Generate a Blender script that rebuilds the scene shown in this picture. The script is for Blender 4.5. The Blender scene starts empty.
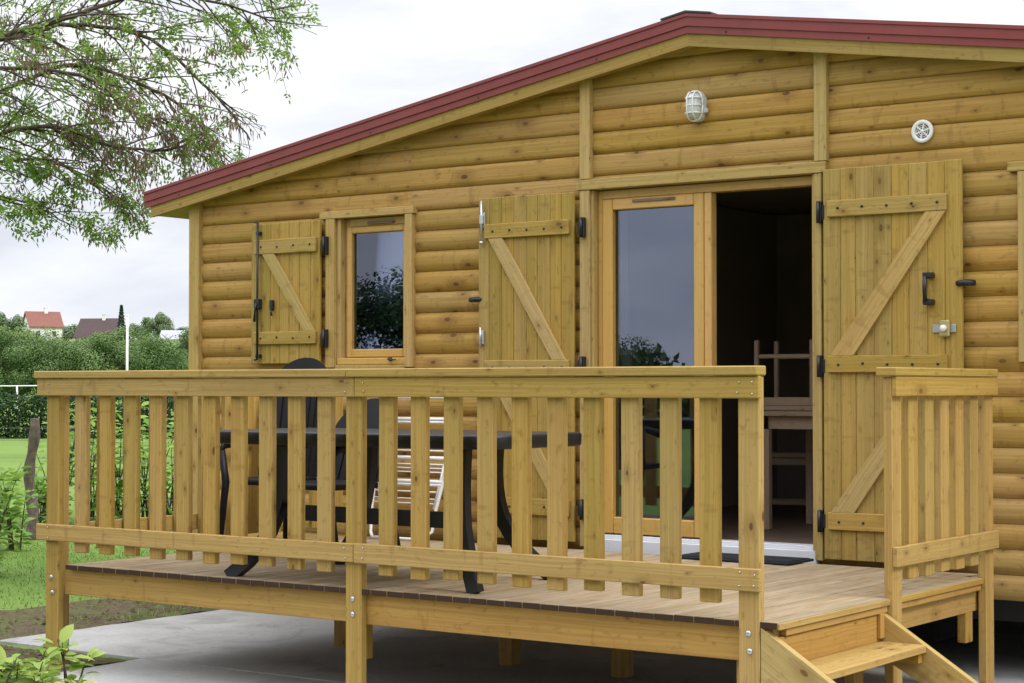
import bpy, math, random
from mathutils import Vector, Matrix, noise as mnoise
R = math.radians
rnd = random.Random(7)
scene = bpy.context.scene
col = scene.collection

# ------------------------------------------------------------------ camera frame
CAM = Vector((3.654, -6.925, 1.58)); YAW = R(35.6); PITCH = R(1.42); FPX = 1855.0
FW = Vector((-math.sin(YAW)*math.cos(PITCH), math.cos(YAW)*math.cos(PITCH), math.sin(PITCH)))
RT = Vector((math.cos(YAW), math.sin(YAW), 0)); UP = RT.cross(FW)
def at(px, depth, py=389.0):
    """survey helper: a point of the site seen in the photograph, at a given distance"""
    return CAM + depth*(FW + RT*(px-512)/FPX - UP*(py-341.5)/FPX)

# ------------------------------------------------------------------ objects
WL = {}
def tag(o, label=None, cat=None, group=None, kind=None):
    if label: o['label'] = label
    if cat: o['category'] = cat
    if group: o['group'] = group
    if kind: o['kind'] = kind
    return o
def thing(name, label, cat, loc=(0,0,0), group=None):
    o = bpy.data.objects.new(name, None); col.objects.link(o)
    o.location = loc; o.empty_display_size = .1
    WL[o] = Vector(loc)
    return tag(o, label, cat, group)
def copy_tree(o, parent=None):
    c = o.copy(); col.objects.link(c)
    if parent: c.parent = parent
    for ch in list(o.children): copy_tree(ch, c)
    return c

class MB:
    def __init__(s):
        s.v=[]; s.f=[]; s.uv=[]; s.t=[]; s.sm=[]
    def face(s, idx, uvs, t=.5, smooth=False):
        s.f.append(tuple(idx)); s.uv.append(list(uvs)); s.t.append(t); s.sm.append(smooth)
    def box(s, lo, hi, L=None, ch=.003, M=None, t=None, endt=None):
        lo=Vector(lo); hi=Vector(hi)
        for i in range(3):
            if lo[i]>hi[i]: lo[i],hi[i]=hi[i],lo[i]
        d=hi-lo
        if L is None: L=max(range(3), key=lambda i:d[i])
        elif isinstance(L,str): L='xyz'.index(L)
        c=min(ch, min(d)*.3)
        if t is None: t=rnd.random()
        ou=rnd.random()*50; ov=rnd.random()*50
        P={}
        base=len(s.v)
        for sx in (0,1):
            for sy in (0,1):
                for sz in (0,1):
                    S=(sx,sy,sz)
                    for a in range(3):
                        p=Vector([hi[i] if S[i] else lo[i] for i in range(3)])
                        for b in range(3):
                            if b!=a: p[b]+= -c if S[b] else c
                        P[(S,a)]=len(s.v); s.v.append(p)
        A=[i for i in range(3) if i!=L]
        def uvf(p,n):
            if n==L: return (ou+p[A[0]]*1.0, ov+p[A[1]])
            b=[i for i in A if i!=n][0]
            return (ou+p[L], ov+n*.37+p[b])
        def add(keys,n):
            pts=[s.v[P[k]] for k in keys]
            nn=(pts[1]-pts[0]).cross(pts[2]-pts[0])
            ctr=sum(pts,Vector())/len(pts)-(lo+hi)/2
            if nn.dot(ctr)<0: keys=keys[::-1]
            s.face([P[k] for k in keys],[uvf(s.v[P[k]],n) for k in keys],endt if (endt is not None and n==L) else t)
        for n in range(3):
            a,b=[i for i in range(3) if i!=n]
            for e in (0,1):
                q=[]
                for (i,j) in ((0,0),(1,0),(1,1),(0,1)):
                    S=[0,0,0]; S[n]=e; S[a]=i; S[b]=j; q.append((tuple(S),n))
                add(q,n)
        for n in range(3):      # edges along axis n
            a,b=[i for i in range(3) if i!=n]
            for i in (0,1):
                for j in (0,1):
                    S0=[0,0,0]; S0[a]=i; S0[b]=j; S1=list(S0); S1[n]=1
                    S0=tuple(S0); S1=tuple(S1)
                    add([(S0,a),(S1,a),(S1,b),(S0,b)], (a if a!=L else b) if (endt is None or n==L) else L)
        for sx in (0,1):
            for sy in (0,1):
                for sz in (0,1):
                    S=(sx,sy,sz); add([(S,0),(S,1),(S,2)], A[0] if endt is None else L)
        if M is not None:
            for i in range(base,len(s.v)): s.v[i]=M@s.v[i]
        return s
    def prism(s, poly, axis, a, b, L='axis', t=None, smooth=False):
        """poly: 2D points in the two other axes (in xyz order) extruded along axis"""
        ax='xyz'.index(axis); o=[i for i in range(3) if i!=ax]
        n=len(poly); base=len(s.v)
        if t is None: t=rnd.random()
        ou=rnd.random()*50; ov=rnd.random()*50
        for e in (a,b):
            for p in poly:
                q=[0,0,0]; q[ax]=e; q[o[0]]=p[0]; q[o[1]]=p[1]; s.v.append(Vector(q))
        ctr=sum((s.v[base+i] for i in range(2*n)),Vector())/(2*n)
        acc=0
        def orient(idx,uvs,sm):
            s.face(idx,uvs,t,sm)
        area=sum(poly[i][0]*poly[(i+1)%n][1]-poly[(i+1)%n][0]*poly[i][1] for i in range(n))
        flip=(area>0)!=(ax!=1)
        if a>b: flip=not flip
        for i in range(n):
            j=(i+1)%n
            l=math.hypot(poly[j][0]-poly[i][0],poly[j][1]-poly[i][1])
            idx=[base+i,base+j,base+n+j,base+n+i]
            uv=[(ou+a,ov+acc),(ou+a,ov+acc+l),(ou+b,ov+acc+l),(ou+b,ov+acc)]
            if L!='axis':
                uv=[(q[1],q[0]) for q in uv]
            acc+=l
            if flip: idx=idx[::-1]; uv=uv[::-1]
            s.face(idx,uv,t,smooth)
        i0=list(range(base,base+n)); i1=list(range(base+n,base+2*n))
        u0=[(ou+p[0],ov+p[1]) for p in poly]
        if flip: s.face(i0,u0,t); s.face(i1[::-1],u0[::-1],t)
        else: s.face(i0[::-1],u0[::-1],t); s.face(i1,u0,t)
        return s
    def tube(s, pts, rad, n=8, t=.5, cap=True, flat=1.0):
        pts=[Vector(p) for p in pts]
        if not isinstance(rad,(list,tuple)): rad=[rad]*len(pts)
        base=len(s.v); ref=None; L=0
        for k,p in enumerate(pts):
            d=(pts[min(k+1,len(pts)-1)]-pts[max(k-1,0)])
            if d.length<1e-9: d=Vector((0,0,1))
            d.normalize()
            if ref is None:
                ref=Vector((0,0,1)) if abs(d.z)<.9 else Vector((1,0,0))
            x=(ref-d*ref.dot(d)); 
            if x.length<1e-6: x=d.orthogonal()
            x.normalize(); y=d.cross(x); ref=x
            for i in range(n):
                a=2*math.pi*i/n
                s.v.append(p+rad[k]*(x*math.cos(a)+y*math.sin(a)*flat))
        for k in range(len(pts)-1):
            l=(pts[k+1]-pts[k]).length
            for i in range(n):
                j=(i+1)%n
                idx=[base+k*n+i,base+k*n+j,base+(k+1)*n+j,base+(k+1)*n+i]
                r0=rad[k]
                s.face(idx,[(L,i/n*.3),(L,(i+1)/n*.3),(L+l,(i+1)/n*.3),(L+l,i/n*.3)],t,True)
            L+=l
        if cap:
            s.face([base+i for i in range(n)][::-1],[(0,0)]*n,t)
            m=base+(len(pts)-1)*n
            s.face([m+i for i in range(n)],[(0,0)]*n,t)
        return s
    def lathe(s, prof, M=None, n=24, t=.5, smooth=True):
        """prof: (r,h) pairs turned round z"""
        base=len(s.v); M=M or Matrix()
        for r,h in prof:
            for i in range(n):
                a=2*math.pi*i/n; s.v.append(M@Vector((r*math.cos(a),r*math.sin(a),h)))
        for k in range(len(prof)-1):
            for i in range(n):
                j=(i+1)%n
                s.face([base+k*n+i,base+k*n+j,base+(k+1)*n+j,base+(k+1)*n+i],[(i/n,k),(j/n,k),(j/n,k+1),(i/n,k+1)],t,smooth)
        if prof[0][0]>1e-5: s.face([base+i for i in range(n)][::-1],[(0,0)]*n,t)
        if prof[-1][0]>1e-5: s.face([base+(len(prof)-1)*n+i for i in range(n)],[(0,0)]*n,t)
        return s
    def quad(s, p, t=.5, uvs=None, smooth=False):
        b=len(s.v); s.v+= [Vector(q) for q in p]
        s.face(range(b,b+len(p)), uvs or [(0,0),(1,0),(1,1),(0,1)][:len(p)], t, smooth)
    def leaf(s, p, d, w, ln, nrm, t):
        """a pointed leaf from p along d"""
        d=d.normalized(); sd=d.cross(nrm)
        if sd.length<1e-4: sd=d.orthogonal()
        sd.normalize()
        up=sd.cross(d)
        b=len(s.v)
        s.v+= [p, p+d*ln*.45+sd*w*.5+up*w*.12, p+d*ln-up*ln*.12, p+d*ln*.45-sd*w*.5+up*w*.12]
        s.face([b,b+1,b+2,b+3],[(0,.5),(.45,1),(1,.5),(.45,0)],t)
    def leaf6(s, p, d, w, ln, nrm, t):
        d=d.normalized(); sd=d.cross(nrm)
        if sd.length<1e-4: sd=d.orthogonal()
        sd.normalize(); up=sd.cross(d); b=len(s.v)
        mid=[p, p+d*ln*.33-up*ln*.01, p+d*ln*.68-up*ln*.05, p+d*ln-up*ln*.16]
        for k,(f,wf) in enumerate(((.16,.62),(.42,1.),(.72,.72))):
            for g in (1,-1): pass
        L=[p+d*ln*f+sd*w*.5*wf+up*w*.16*wf-up*ln*.13*f*f for f,wf in ((.14,.6),(.42,1.),(.74,.70))]
        Rr=[p+d*ln*f-sd*w*.5*wf+up*w*.16*wf-up*ln*.13*f*f for f,wf in ((.14,.6),(.42,1.),(.74,.70))]
        s.v+=mid+L+Rr
        for q in ([0,1,5,4],[1,2,6,5],[2,3,6]): s.face([b+i for i in q],[(0,0)]*len(q),t,True)
        for q in ([0,7,8,1],[1,8,9,2],[2,9,3]): s.face([b+i for i in q],[(0,0)]*len(q),t,True)
    def build(s, name, mat, parent=None, label=None, cat=None, group=None, kind=None, origin=None):
        lo=Vector([min(v[i] for v in s.v) for i in range(3)]); hi=Vector([max(v[i] for v in s.v) for i in range(3)])
        c=Vector(((lo.x+hi.x)/2,(lo.y+hi.y)/2,lo.z)) if parent is None else (lo+hi)/2
        if origin is not None: c=Vector(origin)
        me=bpy.data.meshes.new(name)
        me.from_pydata([tuple(v-c) for v in s.v],[],s.f)
        uvl=me.uv_layers.new(name='UVMap')
        uvl.data.foreach_set('uv',[x for f in s.uv for q in f for x in q])
        at_=me.attributes.new('tint','FLOAT','FACE'); at_.data.foreach_set('value',s.t)
        me.polygons.foreach_set('use_smooth',s.sm)
        me.materials.append(mat); me.update()
        o=bpy.data.objects.new(name,me); col.objects.link(o)
        if parent is not None:
            o.parent=parent; o.location=c-WL[parent]
        else: o.location=c
        WL[o]=c
        return tag(o,label,cat,group,kind)

# ------------------------------------------------------------------ materials
class NT:
    def __init__(s,name):
        s.m=bpy.data.materials.new(name); s.m.use_nodes=True
        s.t=s.m.node_tree; s.t.nodes.clear()
        s.out=s.n('ShaderNodeOutputMaterial')
    def n(s,ty,**kw):
        x=s.t.nodes.new(ty)
        for k,v in kw.items(): setattr(x,k,v)
        return x
    def l(s,a,b): s.t.links.new(a,b)
    def val(s,sock,v):
        if hasattr(v,'is_linked'): s.l(v,sock)
        else: sock.default_value=v
    def math(s,op,a,b=0.,c=0.,clamp=False):
        x=s.n('ShaderNodeMath',operation=op,use_clamp=clamp)
        for i,v in enumerate((a,b,c)): s.val(x.inputs[i],v)
        return x.outputs[0]
    def mix(s,f,a,b,mode='MIX'):
        x=s.n('ShaderNodeMix',data_type='RGBA',blend_type=mode)
        s.val(x.inputs[0],f)
        for i,v in ((6,a),(7,b)):
            if isinstance(v,tuple) and len(v)==3: v=(*v,1)
            s.val(x.inputs[i],v)
        return x.outputs[2]
    def ramp(s,f,a,b,lo=0.,hi=1.):
        x=s.n('ShaderNodeMapRange',interpolation_type='SMOOTHSTEP')
        s.val(x.inputs[0],f); x.inputs[1].default_value=a; x.inputs[2].default_value=b; x.inputs[3].default_value=lo; x.inputs[4].default_value=hi
        return x.outputs[0]
    def noise(s,vec,scale,detail=3,rough=.5,dist=0.,dim='3D'):
        x=s.n('ShaderNodeTexNoise',noise_dimensions=dim)
        if vec is not None: s.l(vec,x.inputs['Vector'])
        x.inputs['Scale'].default_value=scale; x.inputs['Detail'].default_value=detail; x.inputs['Roughness'].default_value=rough; x.inputs['Distortion'].default_value=dist
        return x.outputs[0]
    def comb(s,x,y,z=0.):
        c=s.n('ShaderNodeCombineXYZ')
        for i,v in enumerate((x,y,z)): s.val(c.inputs[i],v)
        return c.outputs[0]
    def bsdf(s,color,rough=.6,spec=.3,bump=None,bs=.3,dist=.004,metal=0.,**kw):
        p=s.n('ShaderNodeBsdfPrincipled')
        if isinstance(color,tuple) and len(color)==3: color=(*color,1)
        s.val(p.inputs['Base Color'],color); s.val(p.inputs['Roughness'],rough)
        p.inputs['Specular IOR Level'].default_value=spec; p.inputs['Metallic'].default_value=metal
        for k,v in kw.items(): s.val(p.inputs[k],v)
        if bump is not None:
            b=s.n('ShaderNodeBump'); b.inputs['Strength'].default_value=bs; b.inputs['Distance'].default_value=dist
            s.l(bump,b.inputs['Height']); s.l(b.outputs[0],p.inputs['Normal'])
        s.l(p.outputs[0],s.out.inputs[0]); return p

def wood(name, light, dark, knot=(.10,.045,.015), rough=.62, knots=.5, var=.22, grain=.55, green=None, spec=.25, kscale=5.5, weather=None):
    N=NT(name)
    uv=N.n('ShaderNodeUVMap'); uv.uv_map='UVMap'
    sp=N.n('ShaderNodeSeparateXYZ'); N.l(uv.outputs[0],sp.inputs[0])
    oi=N.n('ShaderNodeObjectInfo'); at_=N.n('ShaderNodeAttribute',attribute_name='tint')
    rr=oi.outputs['Random']
    u=N.math('ADD',sp.outputs[0],N.math('MULTIPLY',rr,61.)); v=N.math('ADD',sp.outputs[1],N.math('MULTIPLY',rr,29.))
    tint=N.math('FRACT',N.math('ADD',at_.outputs['Fac'],N.math('MULTIPLY',rr,7.3)))
    # knots: sparse cells of the plank
    wob=N.noise(N.comb(u,v),3.,2)
    kv=N.comb(N.math('MULTIPLY',u,kscale*.8),N.math('MULTIPLY',v,kscale*1.5))
    vo=N.n('ShaderNodeTexVoronoi',feature='F1',voronoi_dimensions='2D'); N.l(kv,vo.inputs['Vector']); vo.inputs['Scale'].default_value=1.; vo.inputs['Randomness'].default_value=.9
    vc=N.n('ShaderNodeSeparateColor'); N.l(vo.outputs['Color'],vc.inputs[0])
    keep=N.math('LESS_THAN',vc.outputs[0],knots)
    size=N.math('MULTIPLY_ADD',N.math('MULTIPLY',vc.outputs[1],vc.outputs[1]),.085,.022)
    kd=N.math('DIVIDE',vo.outputs['Distance'],size)
    kmask=N.math('MULTIPLY',N.ramp(kd,.7,1.15,1.,0.),keep)
    khalo=N.math('MULTIPLY',N.ramp(kd,.8,5.5,1.,0.),keep)
    # growth rings as stretched lines, pushed aside by the knots
    vv=N.math('ADD',v,N.math('MULTIPLY',khalo,.008))
    vv=N.math('ADD',vv,N.math('MULTIPLY',wob,.02))
    g1=N.noise(N.comb(N.math('MULTIPLY',u,1.0),N.math('MULTIPLY',vv,80.)),1.,4,.6)
    g2=N.noise(N.comb(N.math('MULTIPLY',u,5.),N.math('MULTIPLY',vv,260.)),1.,2,.5)
    blot=N.noise(N.comb(N.math('MULTIPLY',u,1.7),N.math('MULTIPLY',v,7.)),1.,3,.55)
    g=N.math('ADD',N.math('MULTIPLY',N.ramp(g1,.38,.62),.7),N.math('MULTIPLY',g2,.3))
    c=N.mix(N.math('MULTIPLY',g,grain),light,dark)
    if green:
        c=N.mix(N.math('MULTIPLY',N.ramp(blot,.35,.7),.6),c,N.mix(N.math('MULTIPLY',g,grain*.8),green,tuple(x*.72 for x in green)))
    c=N.mix(N.math('MULTIPLY',khalo,.55),c,tuple(x*.8 for x in dark))
    c=N.mix(N.math('MULTIPLY',kmask,N.math('MULTIPLY_ADD',vc.outputs[2],.4,.58)),c,knot)
    # dark bars of the branches across the plank
    bars=N.noise(N.comb(N.math('MULTIPLY',u,13.),N.math('MULTIPLY',v,3.5)),1.,2,.6)
    c=N.mix(N.ramp(bars,.60,.70,0.,.38),c,tuple(x*.85 for x in dark))
    fl=N.noise(N.comb(N.math('MULTIPLY',u,16.),N.math('MULTIPLY',v,34.)),1.,3,.6,.6)
    c=N.mix(N.ramp(fl,.56,.72,0.,.45),c,tuple(x*.7 for x in dark))
    strk=N.noise(N.comb(N.math('MULTIPLY',u,.35),N.math('MULTIPLY',v,16.)),1.,2,.5)
    c=N.mix(N.ramp(strk,.45,.75,0.,.35),c,dark)
    if weather:
        w=N.noise(N.comb(N.math('MULTIPLY',u,2.5),N.math('MULTIPLY',v,18.)),1.,4,.6)
        c=N.mix(N.ramp(w,.3,.75),c,weather)
    k=N.math('MULTIPLY_ADD',tint,var,1.-var*.55)
    c=N.mix(N.math('LESS_THAN',at_.outputs['Fac'],-.5),c,(.05,.028,.016))
    hs=N.n('ShaderNodeHueSaturation'); N.l(c,hs.inputs['Color']); N.l(k,hs.inputs['Value'])
    N.l(N.math('MULTIPLY_ADD',tint,-.009,.5045),hs.inputs['Hue'])
    N.l(N.math('MULTIPLY_ADD',N.math('FRACT',N.math('MULTIPLY',tint,3.7)),-.10,1.05),hs.inputs['Saturation'])
    N.bsdf(hs.outputs[0],N.math('MULTIPLY_ADD',g,.12,rough-.06),spec,bump=N.math('SUBTRACT',g,N.math('MULTIPLY',kmask,.5)),bs=.18,dist=.003)
    return N.m

def plain(name,c,rough=.5,spec=.4,metal=0.,nscale=0,namt=.15,bump=0,**kw):
    N=NT(name)
    if nscale:
        tc=N.n('ShaderNodeTexCoord'); f=N.noise(tc.outputs['Object'],nscale,4,.6)
        cc=N.mix(f,tuple(x*(1-namt) for x in c),tuple(min(1,x*(1+namt)) for x in c))
        N.bsdf(cc,rough,spec,metal=metal,bump=f if bump else None,bs=bump,**kw)
    else: N.bsdf(c,rough,spec,metal=metal,**kw)
    return N.m
def foliage(name,a,b,rough=.55,trans=.25,third=None):
    N=NT(name)
    at_=N.n('ShaderNodeAttribute',attribute_name='tint'); oi=N.n('ShaderNodeObjectInfo')
    f=N.math('MULTIPLY_ADD',oi.outputs['Random'],.3,N.math('MULTIPLY_ADD',at_.outputs['Fac'],.85,-.12),clamp=True)
    c=N.mix(f,a,b)
    if third: c=N.mix(N.math('GREATER_THAN',f,.86),c,third)
    p=N.bsdf(c,rough,.3)
    tr=N.n('ShaderNodeBsdfTranslucent'); N.l(c,tr.inputs[0])
    mx=N.n('ShaderNodeMixShader'); mx.inputs[0].default_value=trans
    N.l(p.outputs[0],mx.inputs[1]); N.l(tr.outputs[0],mx.inputs[2]); N.l(mx.outputs[0],N.out.inputs[0])
    return N.m

M={}
M['rail']=wood('treated_pine_rail',(.49,.330,.102),(.28,.155,.037),green=(.455,.310,.086),knots=.42,var=.16,grain=.62)
M['log']=wood('log_siding_pine',(.485,.300,.085),(.26,.133,.030),green=(.445,.280,.073),knots=.58,var=.11,kscale=4.6,grain=.6)
M['trim']=wood('trim_pine',(.53,.38,.150),(.32,.195,.060),green=(.49,.35,.125),knots=.36,var=.14,grain=.6)
M['barge']=wood('shaded_barge_pine',(.42,.29,.095),(.25,.145,.040),green=(.38,.265,.08),knots=.36,var=.14,grain=.6)  # darker than the trim: shade at the overhang put into the colour
M['shutter']=wood('shutter_pine',(.47,.322,.090),(.26,.155,.035),green=(.435,.302,.078),knots=.36,var=.20,grain=.65)
M['lacquer']=wood('lacquered_pine',(.64,.40,.135),(.50,.28,.075),knots=.08,var=.1,rough=.36,spec=.45,grain=.5)
M['beam']=wood('deck_beam_pine',(.48,.30,.082),(.28,.15,.034),knots=.36,var=.12,grain=.6)
M['decking']=wood('weathered_decking',(.40,.298,.172),(.235,.155,.082),knots=.3,var=.24,weather=(.395,.325,.232),rough=.72,grain=.8)
M['bare']=wood('pale_furniture_wood',(.50,.37,.27),(.40,.28,.19),knots=.1,var=.1)
def mk_red():
    N=NT('red_coated_metal'); tc=N.n('ShaderNodeTexCoord'); o=tc.outputs['Object']
    mp=N.n('ShaderNodeMapping'); mp.inputs['Scale'].default_value=(9,9,1.2); N.l(o,mp.inputs[0])
    a=N.noise(mp.outputs[0],1.,4,.6); b=N.noise(o,1.1,3,.6)
    c=N.mix(N.ramp(a,.35,.7,0.,.45),(.245,.043,.041),(.19,.034,.034))
    c=N.mix(N.ramp(b,.5,.75,0.,.35),c,(.30,.065,.06))
    N.bsdf(c,N.math('MULTIPLY_ADD',a,.2,.28),.5,bump=b,bs=.25,dist=.02); return N.m
M['red']=mk_red()
M['darkred']=plain('red_roof_sheet',(.18,.035,.035),.45,.5,nscale=5.)
M['ridge']=plain('dark_ridge_metal',(.035,.035,.04),.4,.5,nscale=9.)
M['black']=plain('black_metal',(.013,.013,.016),.42,.5,nscale=40.,namt=.3)
M['plastic']=plain('anthracite_resin',(.010,.011,.014),.4,.45,nscale=60.,namt=.25)
M['chairplastic']=plain('black_chair_resin',(.006,.006,.008),.5,.25,nscale=60.,namt=.25)
M['zinc']=plain('zinc_plated_steel',(.62,.64,.68),.32,.5,metal=.85,nscale=60.)
M['white']=plain('white_painted_metal',(.80,.80,.80),.35,.5,nscale=30.,namt=.04)
M['greywhite']=plain('grey_lamp_plastic',(.52,.53,.55),.4,.5,nscale=30.,namt=.06)
M['frosted']=plain('frosted_lens',(.62,.63,.64),.3,.5,nscale=20.,namt=.05)
M['sill']=plain('white_sill',(.74,.75,.79),.4,.5,nscale=12.,namt=.06)
M['brass']=plain('old_brass_lock',(.55,.47,.22),.35,.5,metal=.6,nscale=30.)
M['mat']=plain('rubber_mat',(.014,.016,.022),.75,.3,nscale=160.,namt=.5,bump=.4)
M['curtain']=plain('white_curtain',(.75,.73,.74),.9,.1,nscale=12.)
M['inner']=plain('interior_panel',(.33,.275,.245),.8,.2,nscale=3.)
M['bedroom']=plain('unlit_bedroom_panel',(.05,.042,.038),.85,.2,nscale=3.)  # darkness of the unlit room put into the wall colour
M['floor']=wood('dark_interior_floor',(.24,.17,.13),(.14,.09,.065),knots=.1,rough=.45)
M['pier']=plain('dark_pier',(.05,.05,.05),.9,.2,nscale=8.)
M['bark']=plain('bark',(.085,.07,.052),.9,.2,nscale=14.,namt=.5,bump=.6)
M['barkpost']=plain('weathered_post_bark',(.16,.125,.11),.95,.15,nscale=20.,namt=.95,bump=1.)
M['leaf']=foliage('ash_leaf',(.12,.25,.03),(.30,.44,.085),trans=.5)
M['seed']=foliage('dry_seed_keys',(.13,.09,.05),(.25,.19,.12),trans=.2)
M['shrubleaf']=foliage('young_shrub_leaf',(.17,.33,.05),(.38,.54,.12),trans=.45)
M['hedge']=foliage('dark_hedge_leaf',(.016,.04,.012),(.05,.11,.024),trans=.15)
M['sapling']=foliage('sapling_leaf',(.22,.36,.06),(.42,.50,.13),trans=.35)
M['tree1']=foliage('hill_tree_leaf',(.07,.14,.038),(.225,.325,.10),trans=.22)
M['tree2']=foliage('far_tree_leaf',(.12,.175,.085),(.25,.32,.16),trans=.25)
M['conifer']=foliage('conifer_needles',(.03,.06,.035),(.06,.10,.055),trans=.1)
M['blade']=foliage('grass_blade',(.12,.23,.028),(.20,.32,.05),trans=.3)
M['render']=plain('white_render',(.80,.78,.76),.85,.2,nscale=.4,namt=.08)
M['tile']=plain('red_clay_tile',(.24,.105,.085),.8,.2,nscale=1.5,namt=.25)
M['darktile']=plain('brown_slate',(.085,.055,.055),.75,.3,nscale=1.5,namt=.25)
M['greyroof']=plain('grey_sheet_roof',(.38,.38,.41),.6,.3,nscale=.6,namt=.12)
M['housewindow']=plain('dark_house_window',(.03,.035,.045),.15,.5)
M['wire']=plain('galvanised_wire',(.22,.23,.23),.6,.3,metal=.3)

def mk_glass():
    N=NT('double_glazing')
    fr=N.n('ShaderNodeFresnel'); fr.inputs[0].default_value=1.55
    f=N.math('MULTIPLY_ADD',fr.outputs[0],1.5,.075,clamp=True)
    tc=N.n('ShaderNodeTexCoord'); nz=N.noise(tc.outputs['Object'],1.6,1)
    b=N.n('ShaderNodeBump'); b.inputs['Strength'].default_value=.02; b.inputs['Distance'].default_value=.05; N.l(nz,b.inputs['Height'])
    g=N.n('ShaderNodeBsdfGlossy'); g.inputs['Roughness'].default_value=.004; g.inputs[0].default_value=(.66,.71,.90,1); N.l(b.outputs[0],g.inputs['Normal'])
    tr=N.n('ShaderNodeBsdfTransparent'); tr.inputs[0].default_value=(.80,.84,.84,1)
    mx=N.n('ShaderNodeMixShader'); N.l(f,mx.inputs[0]); N.l(tr.outputs[0],mx.inputs[1]); N.l(g.outputs[0],mx.inputs[2])
    N.l(mx.outputs[0],N.out.inputs[0]); return N.m
M['glass']=mk_glass()

def mk_ground():
    N=NT('meadow_grass')
    tc=N.n('ShaderNodeTexCoord'); o=tc.outputs['Object']
    a=N.noise(o,.25,4,.6); b=N.noise(o,9.,4,.7); d=N.noise(o,70.,2,.6)
    c=N.mix(N.ramp(a,.3,.7),(.105,.185,.032),(.17,.25,.06))
    c=N.mix(N.ramp(b,.35,.75,0.,.55),c,(.07,.15,.018))
    c=N.mix(N.math('MULTIPLY',d,.5),c,(.21,.31,.06))
    N.bsdf(c,.85,.15,bump=N.math('ADD',b,N.math('MULTIPLY',d,.5)),bs=.6,dist=.04); return N.m
def mk_soil():
    N=NT('bare_soil')
    tc=N.n('ShaderNodeTexCoord'); o=tc.outputs['Object']
    a=N.noise(o,2.,5,.6); b=N.noise(o,26.,4,.7); e=N.noise(o,5.,3,.6)
    c=N.mix(N.ramp(b,.3,.7),(.075,.055,.034),(.185,.145,.095))
    c=N.mix(N.ramp(a,.3,.7,0.,.5),c,(.125,.10,.062))
    c=N.mix(N.ramp(e,.46,.66,0.,.85),c,(.11,.15,.035))
    N.bsdf(c,.95,.1,bump=N.math('ADD',b,a),bs=.9,dist=.03); return N.m
def mk_concrete():
    N=NT('concrete_slab')
    tc=N.n('ShaderNodeTexCoord'); o=tc.outputs['Object']
    a=N.noise(o,.9,5,.6); b=N.noise(o,30.,5,.75); s_=N.noise(o,2.2,5,.7,.8); sp_=N.noise(o,130.,2,.6)
    c=N.mix(N.ramp(a,.3,.7),(.37,.365,.355),(.50,.495,.49))
    c=N.mix(N.ramp(b,.35,.7,0.,.4),c,(.25,.245,.23))
    c=N.mix(N.ramp(s_,.50,.66,0.,.55),c,(.23,.225,.21))
    c=N.mix(N.ramp(sp_,.66,.74,0.,.6),c,(.15,.14,.125))
    vo=N.n('ShaderNodeTexVoronoi',feature='DISTANCE_TO_EDGE'); vo.inputs['Scale'].default_value=.28
    wv=N.n('ShaderNodeVectorMath',operation='ADD'); N.l(o,wv.inputs[0])
    nz=N.n('ShaderNodeTexNoise'); nz.inputs['Scale'].default_value=2.4; N.l(o,nz.inputs['Vector'])
    sc_=N.n('ShaderNodeVectorMath',operation='SCALE'); N.l(nz.outputs['Color'],sc_.inputs[0]); sc_.inputs['Scale'].default_value=.6
    N.l(sc_.outputs[0],wv.inputs[1]); N.l(wv.outputs[0],vo.inputs['Vector'])
    c=N.mix(N.ramp(vo.outputs['Distance'],.0,.0025,.35,0.),c,(.13,.125,.115))
    N.bsdf(c,.8,.25,bump=b,bs=.2,dist=.004); return N.m
M['ground']=mk_ground(); M['soil']=mk_soil(); M['concrete']=mk_concrete()

# ------------------------------------------------------------------ ground
def hill(x,y):
    d=(Vector((x,y,0))-Vector((CAM.x,CAM.y,0)))
    f=d.dot(Vector((FW.x,FW.y,0)).normalized())
    t=max(0,min(1,(f-150)/330)); t=t*t*(3-2*t)
    return 13.3*t
def grid(name,mat,xs,ys,zf,kind='structure',thick=None):
    b=MB(); nx=len(xs); ny=len(ys)
    for y in ys:
        for x in xs: b.v.append(Vector((x,y,zf(x,y))))
    for j in range(ny-1):
        for i in range(nx-1):
            a=j*nx+i; b.face([a,a+1,a+nx+1,a+nx],[(xs[i],ys[j]),(xs[i+1],ys[j]),(xs[i+1],ys[j+1]),(xs[i],ys[j+1])],.5,True)
    return b.build(name,mat,kind=kind,origin=(0,0,0))
steps=[-1500,-1000,-760]+[-600+30*i for i in range(41)]+[760,1000,1500]
grid('ground',M['ground'],steps,steps,hill)
def soilz(x,y):
    return .008+.02*max(0,mnoise.noise(Vector((x*3.1,y*3.1,.3)))+.2)+.012*abs(mnoise.noise(Vector((x*14,y*14,2.))))
def fr(a,b,n): return [a+(b-a)*i/n for i in range(n+1)]
grid('soil_border',M['soil'],fr(-6.95,-5.64,34),fr(-3.0,9.0,190),lambda x,y: soilz(x,y) if x>-6.9 else -.01)
grid('soil_bed',M['soil'],fr(-5.66,-4.33,34),fr(-3.0,.47,70),soilz)
grid('planting_bed',M['soil'],fr(-13.,1.2,150),fr(-6.0,-1.25,60),lambda x,y: soilz(x,y)+.01)  # bed for the near plants, stretched out of view to darken door reflections
s=MB(); s.box((-5.65,.588,-.10),(4.5,12.0,.0),ch=.003); s.build('concrete_slab',M['concrete'],kind='structure')
s=MB(); s.box((-4.345,-1.22,-.10),(4.5,.570,.0),ch=.003); s.build('concrete_path',M['concrete'],kind='structure')
for o in list(col.objects):
    if o.name in('concrete_slab','concrete_path'): o.location.z+=.004+.012

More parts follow.
